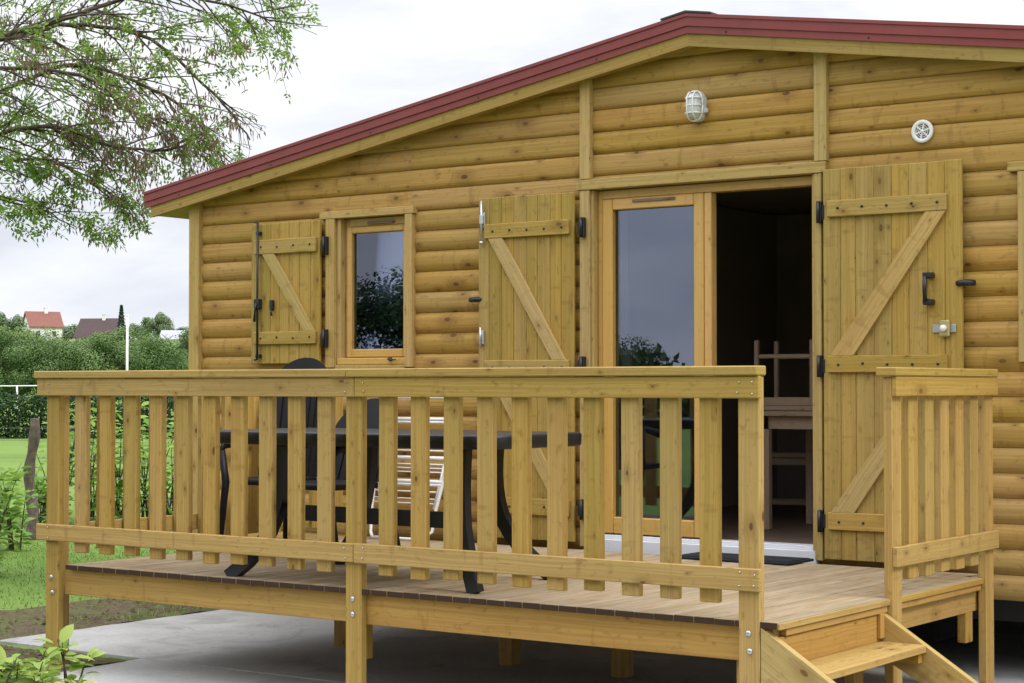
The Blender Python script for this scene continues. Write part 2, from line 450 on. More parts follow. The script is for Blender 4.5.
# ------------------------------------------------------------------ chalet
H=thing('wooden_chalet','pale log clad holiday chalet with red edged roof and open shutters behind the timber deck','chalet',(-1.87,2.66,0))
Z0=.443; PIT=.1358; YG=2.70; BUL=.026
XL,XR=-6.05,2.36; RX=-1.866; RZ=3.601; SL=.170; SR=.150
def soffit(x): return RZ-(RX-x)*SL if x<RX else RZ-(x-RX)*SR
WIN=[(-4.69,-4.045,1.735,2.735),(.188,.835,1.735,2.735)]
DOOR=(-2.625,-1.07,.58,2.80)
opens=WIN+[DOOR]
log=MB()
def logpiece(x0,x1,z0,za,zb,t,ou,ov):
    n=13; h=PIT; zc=z0+h/2; tm=R(84)
    pts=[]
    for i in range(n+1):
        a=-tm+2*tm*i/n
        sn=math.sin(a)/math.sin(tm); pts.append((YG-BUL*(1-abs(sn)**2.7) if z0<2.74 else YG-.004-.018*(1-abs(sn)**4.5)*(1-.25*sn), zc+(h/2-.001)*sn))
    # clip to [za,zb]
    out=[]
    for i,(y,z) in enumerate(pts):
        if za<=z<=zb: out.append((y,z))
        if i<n:
            y2,z2=pts[i+1]
            for zz in (za,zb):
                if z<zz<z2:
                    f=(zz-z)/(z2-z); out.append((y+(y2-y)*f,zz))
    if len(out)<2: return
    base=len(log.v); m=len(out)
    nseg=max(1,int((x1-x0)/.5)); 
    xs=[x0+(x1-x0)*k/nseg for k in range(nseg+1)]
    for x in xs:
        for y,z in out: log.v.append(Vector((x,y+.0015*math.sin(x*2.1+z0*9),z)))
    acc=[0]
    for i in range(m-1): acc.append(acc[-1]+math.hypot(out[i+1][0]-out[i][0],out[i+1][1]-out[i][1]))
    for k in range(nseg):
        for i in range(m-1):
            a=base+k*m+i
            log.face([a,a+m,a+m+1,a+1],[(xs[k]+ou,acc[i]+ov),(xs[k+1]+ou,acc[i]+ov),(xs[k+1]+ou,acc[i+1]+ov),(xs[k]+ou,acc[i+1]+ov)],t,True)
for r in range(25):
    z0=Z0+r*PIT; z1=z0+PIT
    # run limits under the roof line
    if z0>RZ+.05: break
    lo=XL; hi=XR
    zz=z0+.0
    if soffit(XL)<zz+.02: lo=RX-(RZ+.06-zz)/SL
    if soffit(XR)<zz+.02: hi=RX+(RZ+.06-zz)/SR
    cuts={lo,hi}
    for (a,b,c,d) in opens: cuts|={max(lo,min(hi,a)),max(lo,min(hi,b))}
    # trims where boards change
    for x in (-2.64,-1.04): cuts.add(max(lo,min(hi,x)))
    cs=sorted(cuts)
    for xa,xb in zip(cs,cs[1:]):
        if xb-xa<.01: continue
        xm=(xa+xb)/2; segs=[(z0,z1)]
        for (a,b,c,d) in opens:
            if a<xm<b:
                ns=[]
                for (p,q) in segs:
                    if q<=c or p>=d: ns.append((p,q)); continue
                    if p<c: ns.append((p,c))
                    if q>d: ns.append((d,q))
                segs=ns
        # random butt joints
        xp=[xa,xb]
        if xb-xa>2.2 and rnd.random()<.5: xp=[xa,xa+(xb-xa)*rnd.uniform(.3,.7),xb]
        for (p,q) in segs:
            for x1,x2 in zip(xp,xp[1:]):
                logpiece(x1,x2-.001,z0,p,q,rnd.random(),rnd.random()*50,rnd.random()*50)
log.build('log_cladding',M['log'],H)
# side walls: same logs, seen end on from the corner
for x,sgn in ((XL,-1),(XR,1)):
    sd=MB()
    for r in range(19):
        z0=Z0+r*PIT
        pts=[]
        for i in range(8):
            a=R(-84)+R(168)*i/7
            pts.append((x+sgn*BUL*(math.cos(a)-.1045),z0+PIT/2+(PIT/2-.001)*math.sin(a)))
        pts.append((x-sgn*.01,z0+PIT-.001)); pts.append((x-sgn*.01,z0+.001))
        sd.prism(pts,'y',2.74,9.4,smooth=False)
    sd.build('side_cladding',M['log'],H)
# structural backing with openings, inside lining
bk=MB()
xs=sorted({XL+.012,XR-.012,*[o[0] for o in opens],*[o[1] for o in opens]}); zs=sorted({Z0,2.46,*[o[2] for o in opens],*[o[3] for o in opens]})
for xa,xb in zip(xs,xs[1:]):
    for za,zb in zip(zs,zs[1:]):
        xm=(xa+xb)/2; zm=(za+zb)/2
        if any(a<xm<b and c<zm<d for a,b,c,d in opens) : continue
        if zb>2.7 : continue
        bk.box((xa,2.703,za),(xb,2.80,zb),ch=0.0005)
# top gable piece
top=max(z for z in zs)
bk.prism([(XL+.012,2.735),(-2.625,2.735),(-2.625,2.80),(-1.07,2.80),(-1.07,2.735),(XR-.012,2.735),(XR-.012,soffit(XR)+.04),(RX,RZ+.04),(XL+.012,soffit(XL)+.04)],'y',2.703,2.80)
bk.build('wall_backing',M['inner'],H)
b=MB()
b.box((XL+.02,2.81,.60),(XR-.02,9.4,.672),L='y',ch=.001); b.build('interior_floor',M['floor'],H)
b=MB()
b.box((XL+.03,9.30,.673),(XR-.03,9.40,2.95),ch=.001)
b.box((XL+.015,2.81,.673),(XL+.09,9.29,2.95),ch=.001); b.box((XR-.09,2.81,.673),(XR-.015,9.29,2.95),ch=.001)
b.box((-.55,2.81,.673),(-.49,9.2,2.95),ch=.001)
b.box((-3.224,6.3,.673),(-.56,6.36,2.95),ch=.001)
b.box((-3.2385,2.811,.674),(-3.225,9.28,2.949),ch=.001)
b.build('interior_wall',M['inner'],H)
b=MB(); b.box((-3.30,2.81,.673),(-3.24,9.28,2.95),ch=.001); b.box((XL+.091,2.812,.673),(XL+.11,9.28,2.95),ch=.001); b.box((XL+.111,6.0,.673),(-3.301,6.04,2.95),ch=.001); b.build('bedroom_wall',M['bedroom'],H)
b=MB(); b.box((XL+.1,2.82,2.96),(XR-.1,9.3,3.0),ch=.001); b.build('interior_ceiling',M['inner'],H)
b=MB(); b.box((XL+.12,2.95,.30),(XR-.12,9.4,.438),ch=.002); b.build('chassis',M['pier'],H)
for (x,y) in ((-1.0,4.1),(-3.6,4.1),(1.4,4.1),(-5.7,3.4),(-1.0,7.5),(1.4,7.5),(-3.6,7.5),(-5.7,7.5)):
    b=MB(); b.box((x-.11,y-.2,.012),(x+.11,y+.2,.30),ch=.004); b.build('pier',M['pier'],H)
# trim boards
def part(name,lo,hi,mat='trim',parent=H,L=None,ch=.003,label=None):
    b=MB(); b.box(lo,hi,L,ch); return b.build(name,M[mat],parent,label)
part('corner_board',(-6.085,2.645,.42),(-5.985,2.735,soffit(-6.03)+.02),L='z')
part('corner_board',(-6.083,2.739,.42),(-6.06,2.82,soffit(-6.03)+.0),L='z')
part('corner_board',(2.30,2.645,.42),(2.40,2.735,soffit(2.35)+.02),L='z')
part('cover_strip',(-2.684,2.645,2.868),(-2.608,2.690,soffit(-2.66)+.02),L='z')
part('cover_strip',(-1.084,2.645,2.868),(-1.006,2.690,soffit(-1.03)+.02),L='z')
part('lintel',(-2.705,2.640,2.801),(-1.010,2.70,2.864),L='x')
part('door_jamb',(-2.684,2.645,.60),(-2.612,2.70,2.798),L='z')
part('door_jamb',(-1.085,2.645,.60),(-1.038,2.70,2.798),L='z')
part('door_reveal',(-2.611,2.662,.654),(-2.592,2.755,2.798),L='z')
part('door_reveal',(-1.106,2.662,.654),(-1.087,2.755,2.798),L='z')
# soffit, barge boards, roof
YB=2.575
def slope_box(x0,x1,y0,y1,za,zb,parent,name,mat,t=None,ch=True):
    """board running along the gable slope: za/zb are heights over the soffit line"""
    b=MB()
    for (a,c) in ((min(x0,RX),min(x1,RX)),(max(x0,RX),max(x1,RX))):
        if abs(c-a)<.01: continue
        poly=[(a,soffit(a)+za),(c,soffit(c)+za),(c,soffit(c)+zb),(a,soffit(a)+zb)]
        m=b.prism(poly,'y',y0,y1)
        # uv along the slope
    for i,f in enumerate(b.f):
        b.uv[i]=[(b.v[k].x+.3*b.t[i]*50, b.v[k].z-soffit(b.v[k].x)+b.v[k].y+b.t[i]*30) for k in f]
    return b.build(name,M[mat],parent)
EL,ER=-6.405,2.75
slope_box(EL,ER,YB,YB+.028,0,.098,H,'barge_board','barge')
slope_box(EL,ER,YB+.0285,9.7,.012,.034,H,'soffit_board','trim')
rf=slope_box(EL-.04,ER+.04,YB+.002,9.75,.0985,.178,H,'roof','darkred')
# red verge flashing: lower flange, upper fold with a lip
def flashing(z0,z1,y0,y1,name='verge_flange'):
    return slope_box(EL-.05,ER+.05,y0,y1,z0,z1,rf,name,'red')
slope_box(EL-.05,ER+.05,YB-.012,YB+.0015,.076,.118,rf,'verge_flange','red')
slope_box(EL-.05,ER+.05,YB-.022,YB+.0015,.1185,.172,rf,'verge_flashing','red')
slope_box(EL-.05,ER+.05,YB-.030,YB+.06,.1725,.192,rf,'verge_lip','red')
b=MB()
for sg,sl in ((-1,SL),(1,SR)):
    x1=RX+sg*.17
    b.prism([(RX,RZ+.196),(x1,RZ+.196-.17*sl),(x1,RZ+.206-.17*sl),(RX,RZ+.208)],'y',YB-.034,9.76)
b.build('ridge_cap',M['ridge'],rf)
for x in [EL+.3+.9*i for i in range(10)]:
    b=MB(); b.lathe([(.0,.0),(.007,.0),(.005,.004),(0,.005)],Matrix.Translation((x,YB-.012,soffit(x)+.094))@Matrix.Rotation(R(90),4,'X'),8)
    b.build('rivet',M['ridge'],rf)
if 0: b=MB(); b.tube([(EL-.105,YB-.01,soffit(EL-.1)+.125),(EL-.105,9.7,soffit(EL-.1)+.125)],.048,10); b.build('gutter',M['red'],rf)

# windows
def window(x0,x1,z0,z1,parent):
    """trim boards, sash, pane; opening x0..x1"""
    w=thing_child('window',parent,((x0+x1)/2,2.74,z0))
    part('window_trim',(x0-.135,2.643,z1-.002),(x1+.045,2.70,z1+.048),parent=w,L='x')
    part('window_trim',(x0-.080,2.645,z0-.02),(x0-.001,2.70,z1-.004),parent=w,L='z')
    part('window_trim',(x1-.03,2.645,z0-.02),(x1+.031,2.70,z1-.004),parent=w,L='z')
    part('window_trim',(x0+.001,2.652,z0-.06),(x1-.032,2.70,z0-.004),parent=w,L='x')
    part('reveal',(x0,2.672,z0+.03),(x0+.035,2.76,z1-.004),parent=w,L='z')
    part('window_sill',(x0+.002,2.668,z0-.003),(x1-.032,2.79,z0+.045),'lacquer',w,'x',.006)
    b=MB()
    a0,a1=x0+.036,x1-.005
    b.box((a0,2.725,z0+.046),(a0+.026,2.79,z1-.004),'z',.005); b.box((a1-.048,2.725,z0+.046),(a1,2.79,z1-.004),'z',.005)
    b.box((a0+.027,2.725,z1-.06),(a1-.049,2.79,z1-.004),'x',.005)
    b.build('frame',M['lacquer'],w)
    b=MB()
    c0,c1=a0+.020,a1-.050
    b.box((c0,2.712,z0+.048),(c0+.042,2.775,z1-.061),'z',.006); b.box((c1-.042,2.712,z0+.048),(c1,2.775,z1-.061),'z',.006)
    b.box((c0+.0425,2.713,z1-.105),(c1-.0425,2.775,z1-.062),'x',.006); b.box((c0+.0425,2.713,z0+.049),(c1-.0425,2.775,z0+.105),'x',.006)
    b.build('sash',M['lacquer'],w)
    b=MB(); b.box((c0+.03,2.742,z0+.09),(c1-.03,2.748,z1-.09),ch=.0005); b.build('pane',M['glass'],w)
    b=MB(); b.box(((a0+a1)/2-.10,2.708,z1-.050),((a0+a1)/2+.13,2.7245,z1-.032),'x',.003); b.build('air_vent',M['floor'],w)
    b=MB(); xh=a1-.16
    b.lathe([(.014,0),(.014,.012),(.006,.014),(.006,.03)],Matrix.Translation((xh,2.668,z0+.035))@Matrix.Rotation(R(90),4,'X'),12)
    b.tube([(xh,2.642,z0+.035),(xh+.03,2.640,z0+.028),(xh+.065,2.642,z0+.031)],[.006,.005,.003],6)
    b.build('stay',M['black'],w)
    return w
def thing_child(name,parent,loc):
    o=bpy.data.objects.new(name,None); col.objects.link(o); o.empty_display_size=.1
    o.parent=parent; o.location=Vector(loc)-WL[parent]; WL[o]=Vector(loc); return o
for (a,b_,c,d) in WIN: window(a,b_,c,d,H)

# patio door: fixed glazed leaf left, open doorway right
D=thing_child('patio_door',H,(-2.2,2.74,.7))
b=MB()
b.box((-2.591,2.712,.678),(-2.553,2.80,2.796),'z',.005)
b.box((-1.125,2.735,.678),(-1.107,2.80,2.796),'z',.004)
b.box((-2.5525,2.712,2.742),(-1.1255,2.80,2.796),'x',.004)
b.build('frame',M['lacquer'],D)
b=MB()
b.box((-2.551,2.700,.686),(-2.478,2.768,2.740),'z',.006)
b.box((-1.905,2.700,.686),(-1.838,2.768,2.740),'z',.006)
b.box((-1.836,2.706,.686),(-1.787,2.775,2.740),'z',.005)
b.box((-2.477,2.701,2.672),(-1.906,2.768,2.740),'x',.005)
b.box((-2.477,2.701,.686),(-1.906,2.768,.787),'x',.006)
b.build('door_leaf',M['lacquer'],D)
b=MB(); b.box((-2.49,2.738,.78),(-1.89,2.744,2.685),ch=.0005); b.build('pane',M['glass'],D)
b=MB(); b.box((-2.33,2.691,2.711),(-2.03,2.6995,2.728),'x',.003); b.build('air_vent',M['floor'],D)
part('threshold',(-2.61,2.668,.56),(-1.086,2.80,.652),'sill',D,'x',.004)
part('threshold_track',(-2.60,2.692,.6525),(-1.10,2.80,.677),'sill',D,'x',.003)

# shutters
def hinge(x,z,parent,sg):
    b=MB()
    b.box((x-.016,2.612,z-.062),(x+.016,2.644,z+.062),'z',.004)
    b.box((x-.034 if sg<0 else x+.017,2.618,z-.04),(x-.017 if sg<0 else x+.034,2.628,z+.04),'z',.002)
    b.tube([(x,2.606,z-.062),(x,2.606,z+.062)],.010,8)
    b.build('hinge',M['black'],parent)
def bolt(b,x,z,y=2.597,r=.008):
    b.lathe([(r,0),(r*.9,.004),(r*.4,.006),(0,.0062)],Matrix.Translation((x,y,z))@Matrix.Rotation(R(90),4,'X'),8)
def shutter(x0,x1,z0,z1,n,bars,braces,edge,nb):
    """vertical board leaf folded back flat on the wall; bars: (xa,xb,za,zb); braces: polygon"""
    S=thing_child('shutter',H,((x0+x1)/2,2.633,z0))
    b=MB(); w=(x1-x0)/n; x=x0
    ws=[rnd.uniform(.9,1.1) for _ in range(n)]; tw=sum(ws)
    for k in range(n):
        ww=(x1-x0)*ws[k]/tw
        b.box((x+.0004,2.620,z0),(x+ww-.0004,2.645,z1+rnd.uniform(-.003,.002)),'z',.0045); x+=ww
    b.build('board_panel',M['shutter'],S)
    for (xa,xb,za,zb) in bars:
        b=MB(); b.box((xa,2.596,za),(xb,2.6195,zb),'x',.004); o=b.build('batten',M['shutter'],S)
        for i in range(nb):
            b=MB(); bolt(b,xa+.07+(xb-xa-.12)*i/(nb-1),(za+zb)/2+rnd.uniform(-.004,.004),2.5955); b.build('bolt_head',M['black'],S)
    for poly in braces:
        b=MB(); b.prism(poly,'y',2.5975,2.6195,t=.9)
        d=Vector((poly[3][0]-poly[0][0],poly[3][1]-poly[0][1])).normalized()
        o1=rnd.random()*40
        for i,f in enumerate(b.f): b.uv[i]=[(b.v[k].x*d.x+b.v[k].z*d.y+o1,-b.v[k].x*d.y+b.v[k].z*d.x+b.v[k].y) for k in f]
        b.build('brace',M['trim'],S)
    return S
# window shutter
S=shutter(-5.44,-4.800,1.745,2.728,7,[(-5.395,-4.82,2.512,2.612),(-5.395,-4.82,1.880,1.968)],
  [[(-5.315,2.511),(-5.205,2.511),(-4.838,1.969),(-4.925,1.969)]],-1,4)
for z in (2.55,1.915): hinge(-4.752,z,S,-1)
b=MB(); xr=-5.352
b.tube([(xr,2.590,1.775),(xr,2.590,2.735)],.008,8)
for z in (2.66,1.80): b.box((xr-.018,2.588,z-.012),(xr+.018,2.6195,z+.012),'x',.003)
b.tube([(xr,2.590,2.733),(xr-.02,2.588,2.74),(xr-.035,2.60,2.738)],.007,6); b.tube([(xr,2.590,1.778),(xr-.02,2.588,1.772),(xr-.035,2.60,1.775)],.007,6)
b.box((xr-.026,2.578,2.13),(xr+.02,2.6195,2.20),'z',.004)
b.tube([(xr-.006,2.585,2.17),(xr-.014,2.580,2.11),(xr-.020,2.582,2.04)],[.008,.007,.010],6)
b.tube([(xr+.005,2.575,2.17),(xr-.004,2.570,2.12),(xr-.018,2.575,2.06)],.005,6)
b.build('espagnolette',M['black'],S)
b=MB(); b.box((-5.245,2.594,2.12),(-5.215,2.6195,2.19),'z',.004); b.tube([(-5.225,2.592,2.12),(-5.215,2.588,2.08)],.008,6); b.build('catch',M['black'],S)
# left door shutter
S=shutter(-3.445,-2.712,.625,2.793,8,[(-3.385,-2.735,2.530,2.622),(-3.385,-2.735,1.660,1.752),(-3.385,-2.735,.782,.886)],
  [[(-3.352,2.529),(-3.245,2.529),(-2.765,1.753),(-2.86,1.753)],[(-3.352,1.659),(-3.245,1.659),(-2.765,.887),(-2.86,.887)]],-1,5)
for z in (2.568,1.71,.83): hinge(-2.648,z,S,-1)
b=MB(); b.box((-3.422,2.606,2.60),(-3.385,2.6195,2.70),'z',.003); b.box((-3.418,2.59,2.625),(-3.389,2.606,2.685),'z',.004)
b.tube([(-3.404,2.597,2.50),(-3.404,2.597,2.775)],.007,8); b.lathe([(0,0),(.013,.0),(.013,.016),(0,.018)],Matrix.Translation((-3.404,2.597,2.497)),10)
b.build('slide_bolt',M['zinc'],S)
b=MB(); b.box((-3.428,2.600,1.855),(-3.392,2.6195,1.945),'z',.003); b.tube([(-3.41,2.594,1.835),(-3.41,2.594,1.965)],.006,8); b.build('slide_bolt',M['zinc'],S)
# right door shutter
S=shutter(-1.028,-.205,.612,2.815,8,[(-.995,-.285,2.540,2.634),(-.995,-.285,1.664,1.758),(-.995,-.285,.782,.880)],
  [[(-.405,2.539),(-.290,2.539),(-.835,1.759),(-.975,1.759)],[(-.405,1.663),(-.290,1.663),(-.835,.881),(-.975,.881)]],1,5)
for z in (2.573,1.70,.827): hinge(-1.052,z,S,1)
b=MB()
hx=-.385
for z in (2.045,2.19): b.box((hx-.022,2.556,z-.016),(hx+.028,2.6195,z+.016),'x',.006)
b.tube([(hx-.006,2.558,2.05),(hx-.006,2.552,2.118),(hx-.006,2.558,2.185)],.0125,8)
b.build('pull_handle',M['black'],S)
b=MB(); b.box((-.372,2.610,1.878),(-.238,2.6195,1.923),'x',.002); o=b.build('latch_plate',M['zinc'],S)
b=MB(); b.box((-.325,2.588,1.855),(-.268,2.6095,1.945),'z',.008); b.build('latch_case',M['brass'],S)
b=MB(); b.lathe([(.019,0),(.019,.012),(.014,.018),(0,.019)],Matrix.Translation((-.298,2.588,1.900))@Matrix.Rotation(R(90),4,'X'),14); b.build('latch_knob',M['white'],S)
S.location.x+=.012
# hold-back catches on the wall
for x in (-3.462,-.175):
    b=MB(); b.tube([(x-.045,2.615,2.142),(x-.005,2.612,2.145),(x+.05,2.64,2.145)],[.015,.018,.016],10); b.tube([(x+.03,2.63,2.145),(x+.03,2.69,2.145)],.012,8)
    b.build('shutter_catch',M['black'],H)

# lamp and vent
Lp=thing('bulkhead_lamp','oval grey bulkhead lamp with wire guard high under the gable ridge','lamp',(-1.875,2.668,3.16))
def oval(rx,rz,n=28,p=2.6):
    o=[]
    for i in range(n):
        a=2*math.pi*i/n; c_,s_=math.cos(a),math.sin(a)
        o.append((rx*math.copysign(abs(c_)**(2/p),c_),rz*math.copysign(abs(s_)**(2/p),s_)))
    return o
def oval_loft(b,cx,cz,rings):
    n=28; base=len(b.v)
    for (rx,rz,y) in rings:
        for (x,z) in oval(rx,rz): b.v.append(Vector((cx+x,y,cz+z)))
    for k in range(len(rings)-1):
        for i in range(n):
            j=(i+1)%n
            b.face([base+k*n+i,base+k*n+j,base+(k+1)*n+j,base+(k+1)*n+i],[(0,0)]*4,.5,True)
    b.face([base+(len(rings)-1)*n+i for i in range(n)],[(0,0)]*n,.5,True)
cx,cz=-1.858,3.252
b=MB(); oval_loft(b,cx,cz,[(.058,.092,2.69),(.058,.092,2.648),(.050,.084,2.640)]); b.box((cx+.05,2.645,cz-.045),(cx+.078,2.67,cz-.015),'x',.004); b.build('housing',M['greywhite'],Lp)
b=MB(); oval_loft(b,cx,cz,[(.046,.080,2.6395),(.043,.074,2.61),(.034,.06,2.592),(.012,.03,2.585)]); b.build('lens',M['frosted'],Lp)
b=MB()
for z in (-.045,0,.045): b.tube([(cx-.052,2.642,cz+z),(cx-.046,2.605,cz+z),(cx-.03,2.585,cz+z),(cx+.03,2.585,cz+z),(cx+.046,2.605,cz+z),(cx+.052,2.642,cz+z)],.0045,6)
for x in (-.02,.02): b.tube([(cx+x,2.642,cz-.086),(cx+x,2.606,cz-.078),(cx+x,2.579,cz-.05),(cx+x,2.579,cz+.05),(cx+x,2.606,cz+.078),(cx+x,2.642,cz+.086)],.0045,6)
ring=[(cx+x,2.637,cz+z) for x,z in oval(.054,.088)]; b.tube(ring+[ring[0]],.006,6)
b.build('guard',M['white'],Lp)
V=thing('round_vent','round white louvred air vent on the logs above the right shutter','air vent',(-.435,2.668,2.92))
RM=Matrix.Translation((-.435,2.674,2.990))@Matrix.Rotation(R(90),4,'X')
b=MB(); b.lathe([(.041,0),(.041,.008),(.046,.014),(.062,.014),(.064,.010),(.064,0)],RM,36)
for i in range(6):
    a=i*math.pi/3+.3; b.box((.008,-.004,.004),(.042,.004,.011),'x',.001,M=RM@Matrix.Rotation(a,4,'Z'))
b.lathe([(.0,.004),(.010,.004),(.010,.012),(0,.013)],RM,12)
for r in (.02,.031): b.lathe([(r,.004),(r,.010),(r+.003,.010),(r+.003,.004)],RM,24)
b.build('vent_cover',M['white'],V)
b=MB(); b.lathe([(0,.001),(.042,.001),(.042,.003),(0,.003)],RM,24); b.build('vent_backing',M['ridge'],V)

# ------------------------------------------------------------------ deck
DZ=.596; DX0,DX1=-4.378,.0345; DY0,DY1=.030,2.50
DK=thing('timber_deck','raised timber deck with greyed boards in front of the chalet','deck',(-2.2,1.3,0))
b=MB(); nbd=44; w=(DX1-DX0)/nbd
for i in range(nbd):
    x=DX0+i*w
    b.box((x+.0026,DY0+rnd.uniform(-.002,.003),DZ-.026),(x+w-.0026 if i<nbd-1 else x+w,DY1 if i<nbd-1 else 2.296,DZ+rnd.uniform(-.001,.001)),'y',.0018,endt=-1.)
b.build('decking',M['decking'],DK)
b=MB(); b.box((.035,.034,DZ-.029),(.0452,1.139,DZ-.0015),'y',.002); b.box((.035,1.248,DZ-.029),(.0452,2.297,DZ-.0015),'y',.002); b.build('edge_trim',M['rail'],DK)
def dpart(n,lo,hi,mat='beam',L=None,lab=None): return part(n,lo,hi,mat,DK,L,.003,lab)
dpart('front_beam',(-4.43,.072,.425),(-2.265,.112,DZ-.0295),L='x'); dpart('front_beam',(-2.262,.072,.420),(-.002,.112,DZ-.0295),L='x')
dpart('side_beam',(-.044,.115,.425),(-.002,2.44,DZ-.0295),L='y')
dpart('side_beam',(-4.345,.115,.425),(-4.305,2.44,DZ-.0295),L='y')
dpart('rear_beam',(-4.30,2.40,.425),(-.05,2.44,DZ-.0295),L='x')
dpart('edge_batten',(-.0015,.118,DZ-.062),(.034,1.135,DZ-.030),L='y'); dpart('edge_batten',(-.0015,1.262,DZ-.062),(.034,2.29,DZ-.030),L='y')
for x in [-4.0+.45*i for i in range(9)]: dpart('joist',(x-.02,.1135,.44),(x+.02,2.398,DZ-.03),L='y')
for x,y in ((-4.585,.16),(-2.345,.16),(-.16,.16)): dpart('support_post',(x-.045,y-.046,.012 if x<-4 else .235),(x+.045,y+.044,.438 if x>-4 else .43),L='z')
for x,y in ((-3.72,1.62),(-2.49,1.62),(-1.74,1.62)): dpart('support_post',(x-.045,y-.03,.012),(x+.045,y+.06,.445),L='z')
dpart('support_post',(-.052,2.18,.27),(-.005,2.27,.43),L='z')
dpart('support_post',(-.10,.95,.012),(-.05,1.05,.43),L='z')

# railings -------------------------------------------------
def railing_parts(name,label,loc): return thing(name,label,'railing',loc)
FR=railing_parts('deck_railing','long front railing with upright planks along the deck edge, two carriage bolts in each post',(-2.3,.05,0))
X0=-4.512; SPX=.1983; PW=.101
proto=None
for i in range(23):
    x=X0-.022 if i==0 else -4.312+(i-1)*.1984
    if i in (0,11,22):
        z0=.004 if i else .002
        part('post',(x,.0255,.012),(x+PW,.0705,1.630),'rail',FR,'z',.004)
        p=[o for o in FR.children if o.name.startswith('post')][-1]
        for z in ((.545,.47) if i else (.522,.437)):
            b=MB(); bolt(b,x+.052+rnd.uniform(-.006,.006),z,.0250,.014); b.build('carriage_bolt',M['zinc'],p)
    else:
        if proto is None:
            proto=part('baluster',(x+.009,.0255,.668),(x+.101,.0635,1.628),'rail',FR,'z',.004); px0=x
        else:
            c=proto.copy(); col.objects.link(c); c.parent=FR; c.location=proto.location+Vector((x-px0,rnd.uniform(0,.002),rnd.uniform(-.006,.006)))
            c.rotation_euler=(0,rnd.uniform(-.003,.003),0)
part('top_rail',(-4.590,0,1.534),(-2.2555,.025,1.629),'rail',FR,'x',.004)
part('top_rail',(-2.2535,0,1.534),(-.032,.025,1.629),'rail',FR,'x',.004)
part('bottom_rail',(-4.590,0,.726),(-2.2605,.025,.818),'rail',FR,'x',.004)
part('bottom_rail',(-2.2575,0,.724),(-.032,.025,.820),'rail',FR,'x',.004)
part('cap_rail',(-4.602,-.014,1.6305),(-2.30,.072,1.672),'rail',FR,'x',.005)
part('cap_rail',(-2.298,-.014,1.6305),(-.034,.072,1.672),'rail',FR,'x',.005)
for k,xx in enumerate((-4.49,-2.31,-2.20,-.13,-.06)):
    for z in (1.56,1.605,.745,.80):
        b=MB(); bolt(b,xx+rnd.uniform(-.008,.008),z+rnd.uniform(-.006,.006),-.0003,.0042); b.build('screw',M['zinc'],FR)
# left railing
LR=railing_parts('deck_railing','side railing at the far left end of the deck, running back to the chalet wall',(-4.45,1.4,0))
pr=None
for i in range(12):
    y=.29+.2*i
    z0=.012 if i in (0,11) else .668
    if i in(11,):
        part('post',(-4.424,y,.012),(-4.384,y+PW,1.628),'rail',LR,'z',.004); continue
    if pr is None: pr=part('baluster',(-4.422,y,.668),(-4.384,y+PW,1.628),'rail',LR,'z',.004); y0=y
    else:
        c=pr.copy(); col.objects.link(c); c.parent=LR; c.location=pr.location+Vector((0,y-y0,rnd.uniform(-.006,.006)))
part('post',(-4.552,.074,.012),(-4.512,.074+PW,1.534),'rail',LR,'z',.004)
part('top_rail',(-4.4505,.178,1.534),(-4.4255,2.62,1.629),'rail',LR,'y',.004)
part('bottom_rail',(-4.4505,.178,.726),(-4.4255,2.62,.820),'rail',LR,'y',.004)
part('cap_rail',(-4.49,.074,1.6305),(-4.37,2.63,1.672),'rail',LR,'y',.005)
# right railing
RR=railing_parts('deck_railing','short side railing of six planks right of the steps, against the open right shutter',(.03,1.8,0))
b=MB(); b.box((.000,1.142,.012),(.045,1.245,1.630),'z',.004); b.build('post',M['rail'],RR)
b=MB(); b.box((.000,2.300,.012),(.045,2.405,1.630),'z',.004); b.build('post',M['rail'],RR)
pr=None
for y in (1.338,1.532,1.722,1.913,2.103):
    if pr is None: pr=part('baluster',(.003,y,.672),(.0445,y+PW,1.628),'rail',RR,'z',.004); y0=y
    else:
        c=pr.copy(); col.objects.link(c); c.parent=RR; c.location=pr.location+Vector((0,y-y0,rnd.uniform(-.006,.006)))
part('top_rail',(.0455,1.136,1.538),(.072,2.412,1.632),'rail',RR,'y',.004)
part('bottom_rail',(.0455,1.136,.744),(.072,2.414,.838),'rail',RR,'y',.004)
part('cap_rail',(-.028,1.120,1.6335),(.078,2.402,1.675),'rail',RR,'y',.005)

RR.location.x+=.013
# steps -----------------------------------------------------
ST=thing('deck_steps','timber steps with sloping stringers at the right end of the deck','steps',(.35,.6,0))
def stringer(y0,y1,x0=.002):
    b=MB(); b.prism([(x0,.546-.63*x0),(.84,.546-.63*.838),(.84,.012),(.62,.012),(x0,.34)],'y',y0,y1)
    d=Vector((.846,-.533)); o1=rnd.random()*30
    for i,f in enumerate(b.f): b.uv[i]=[(b.v[k].x*d.x+b.v[k].z*d.y+o1,-b.v[k].x*d.y+b.v[k].z*d.x+b.v[k].y) for k in f]
    return b.build('stringer',M['trim'],ST)
stringer(.027,.069,-.040); stringer(1.092,1.134)
for (xa,z) in ((.022,.405),(.30,.21)):
    b=MB(); b.box((xa,.0705,z-.036),(xa+.108,1.090,z),'y',.004); b.box((xa+.112,.0705,z-.036),(xa+.222,1.090,z-.0005),'y',.004); b.build('tread',M['rail'],ST)
    for y in (.0705,1.0505):
        part('cleat',(xa+.01,y,z-.085),(xa+.2,y+.04,z-.037),'beam',ST,'x')
part('riser',(-.0008,.0715,.365),(.0205,1.0905,.530),'beam',ST,'y')
part('step_post',(.0215,1.045,.42),(.040,1.090,.536),'beam',ST,'z')

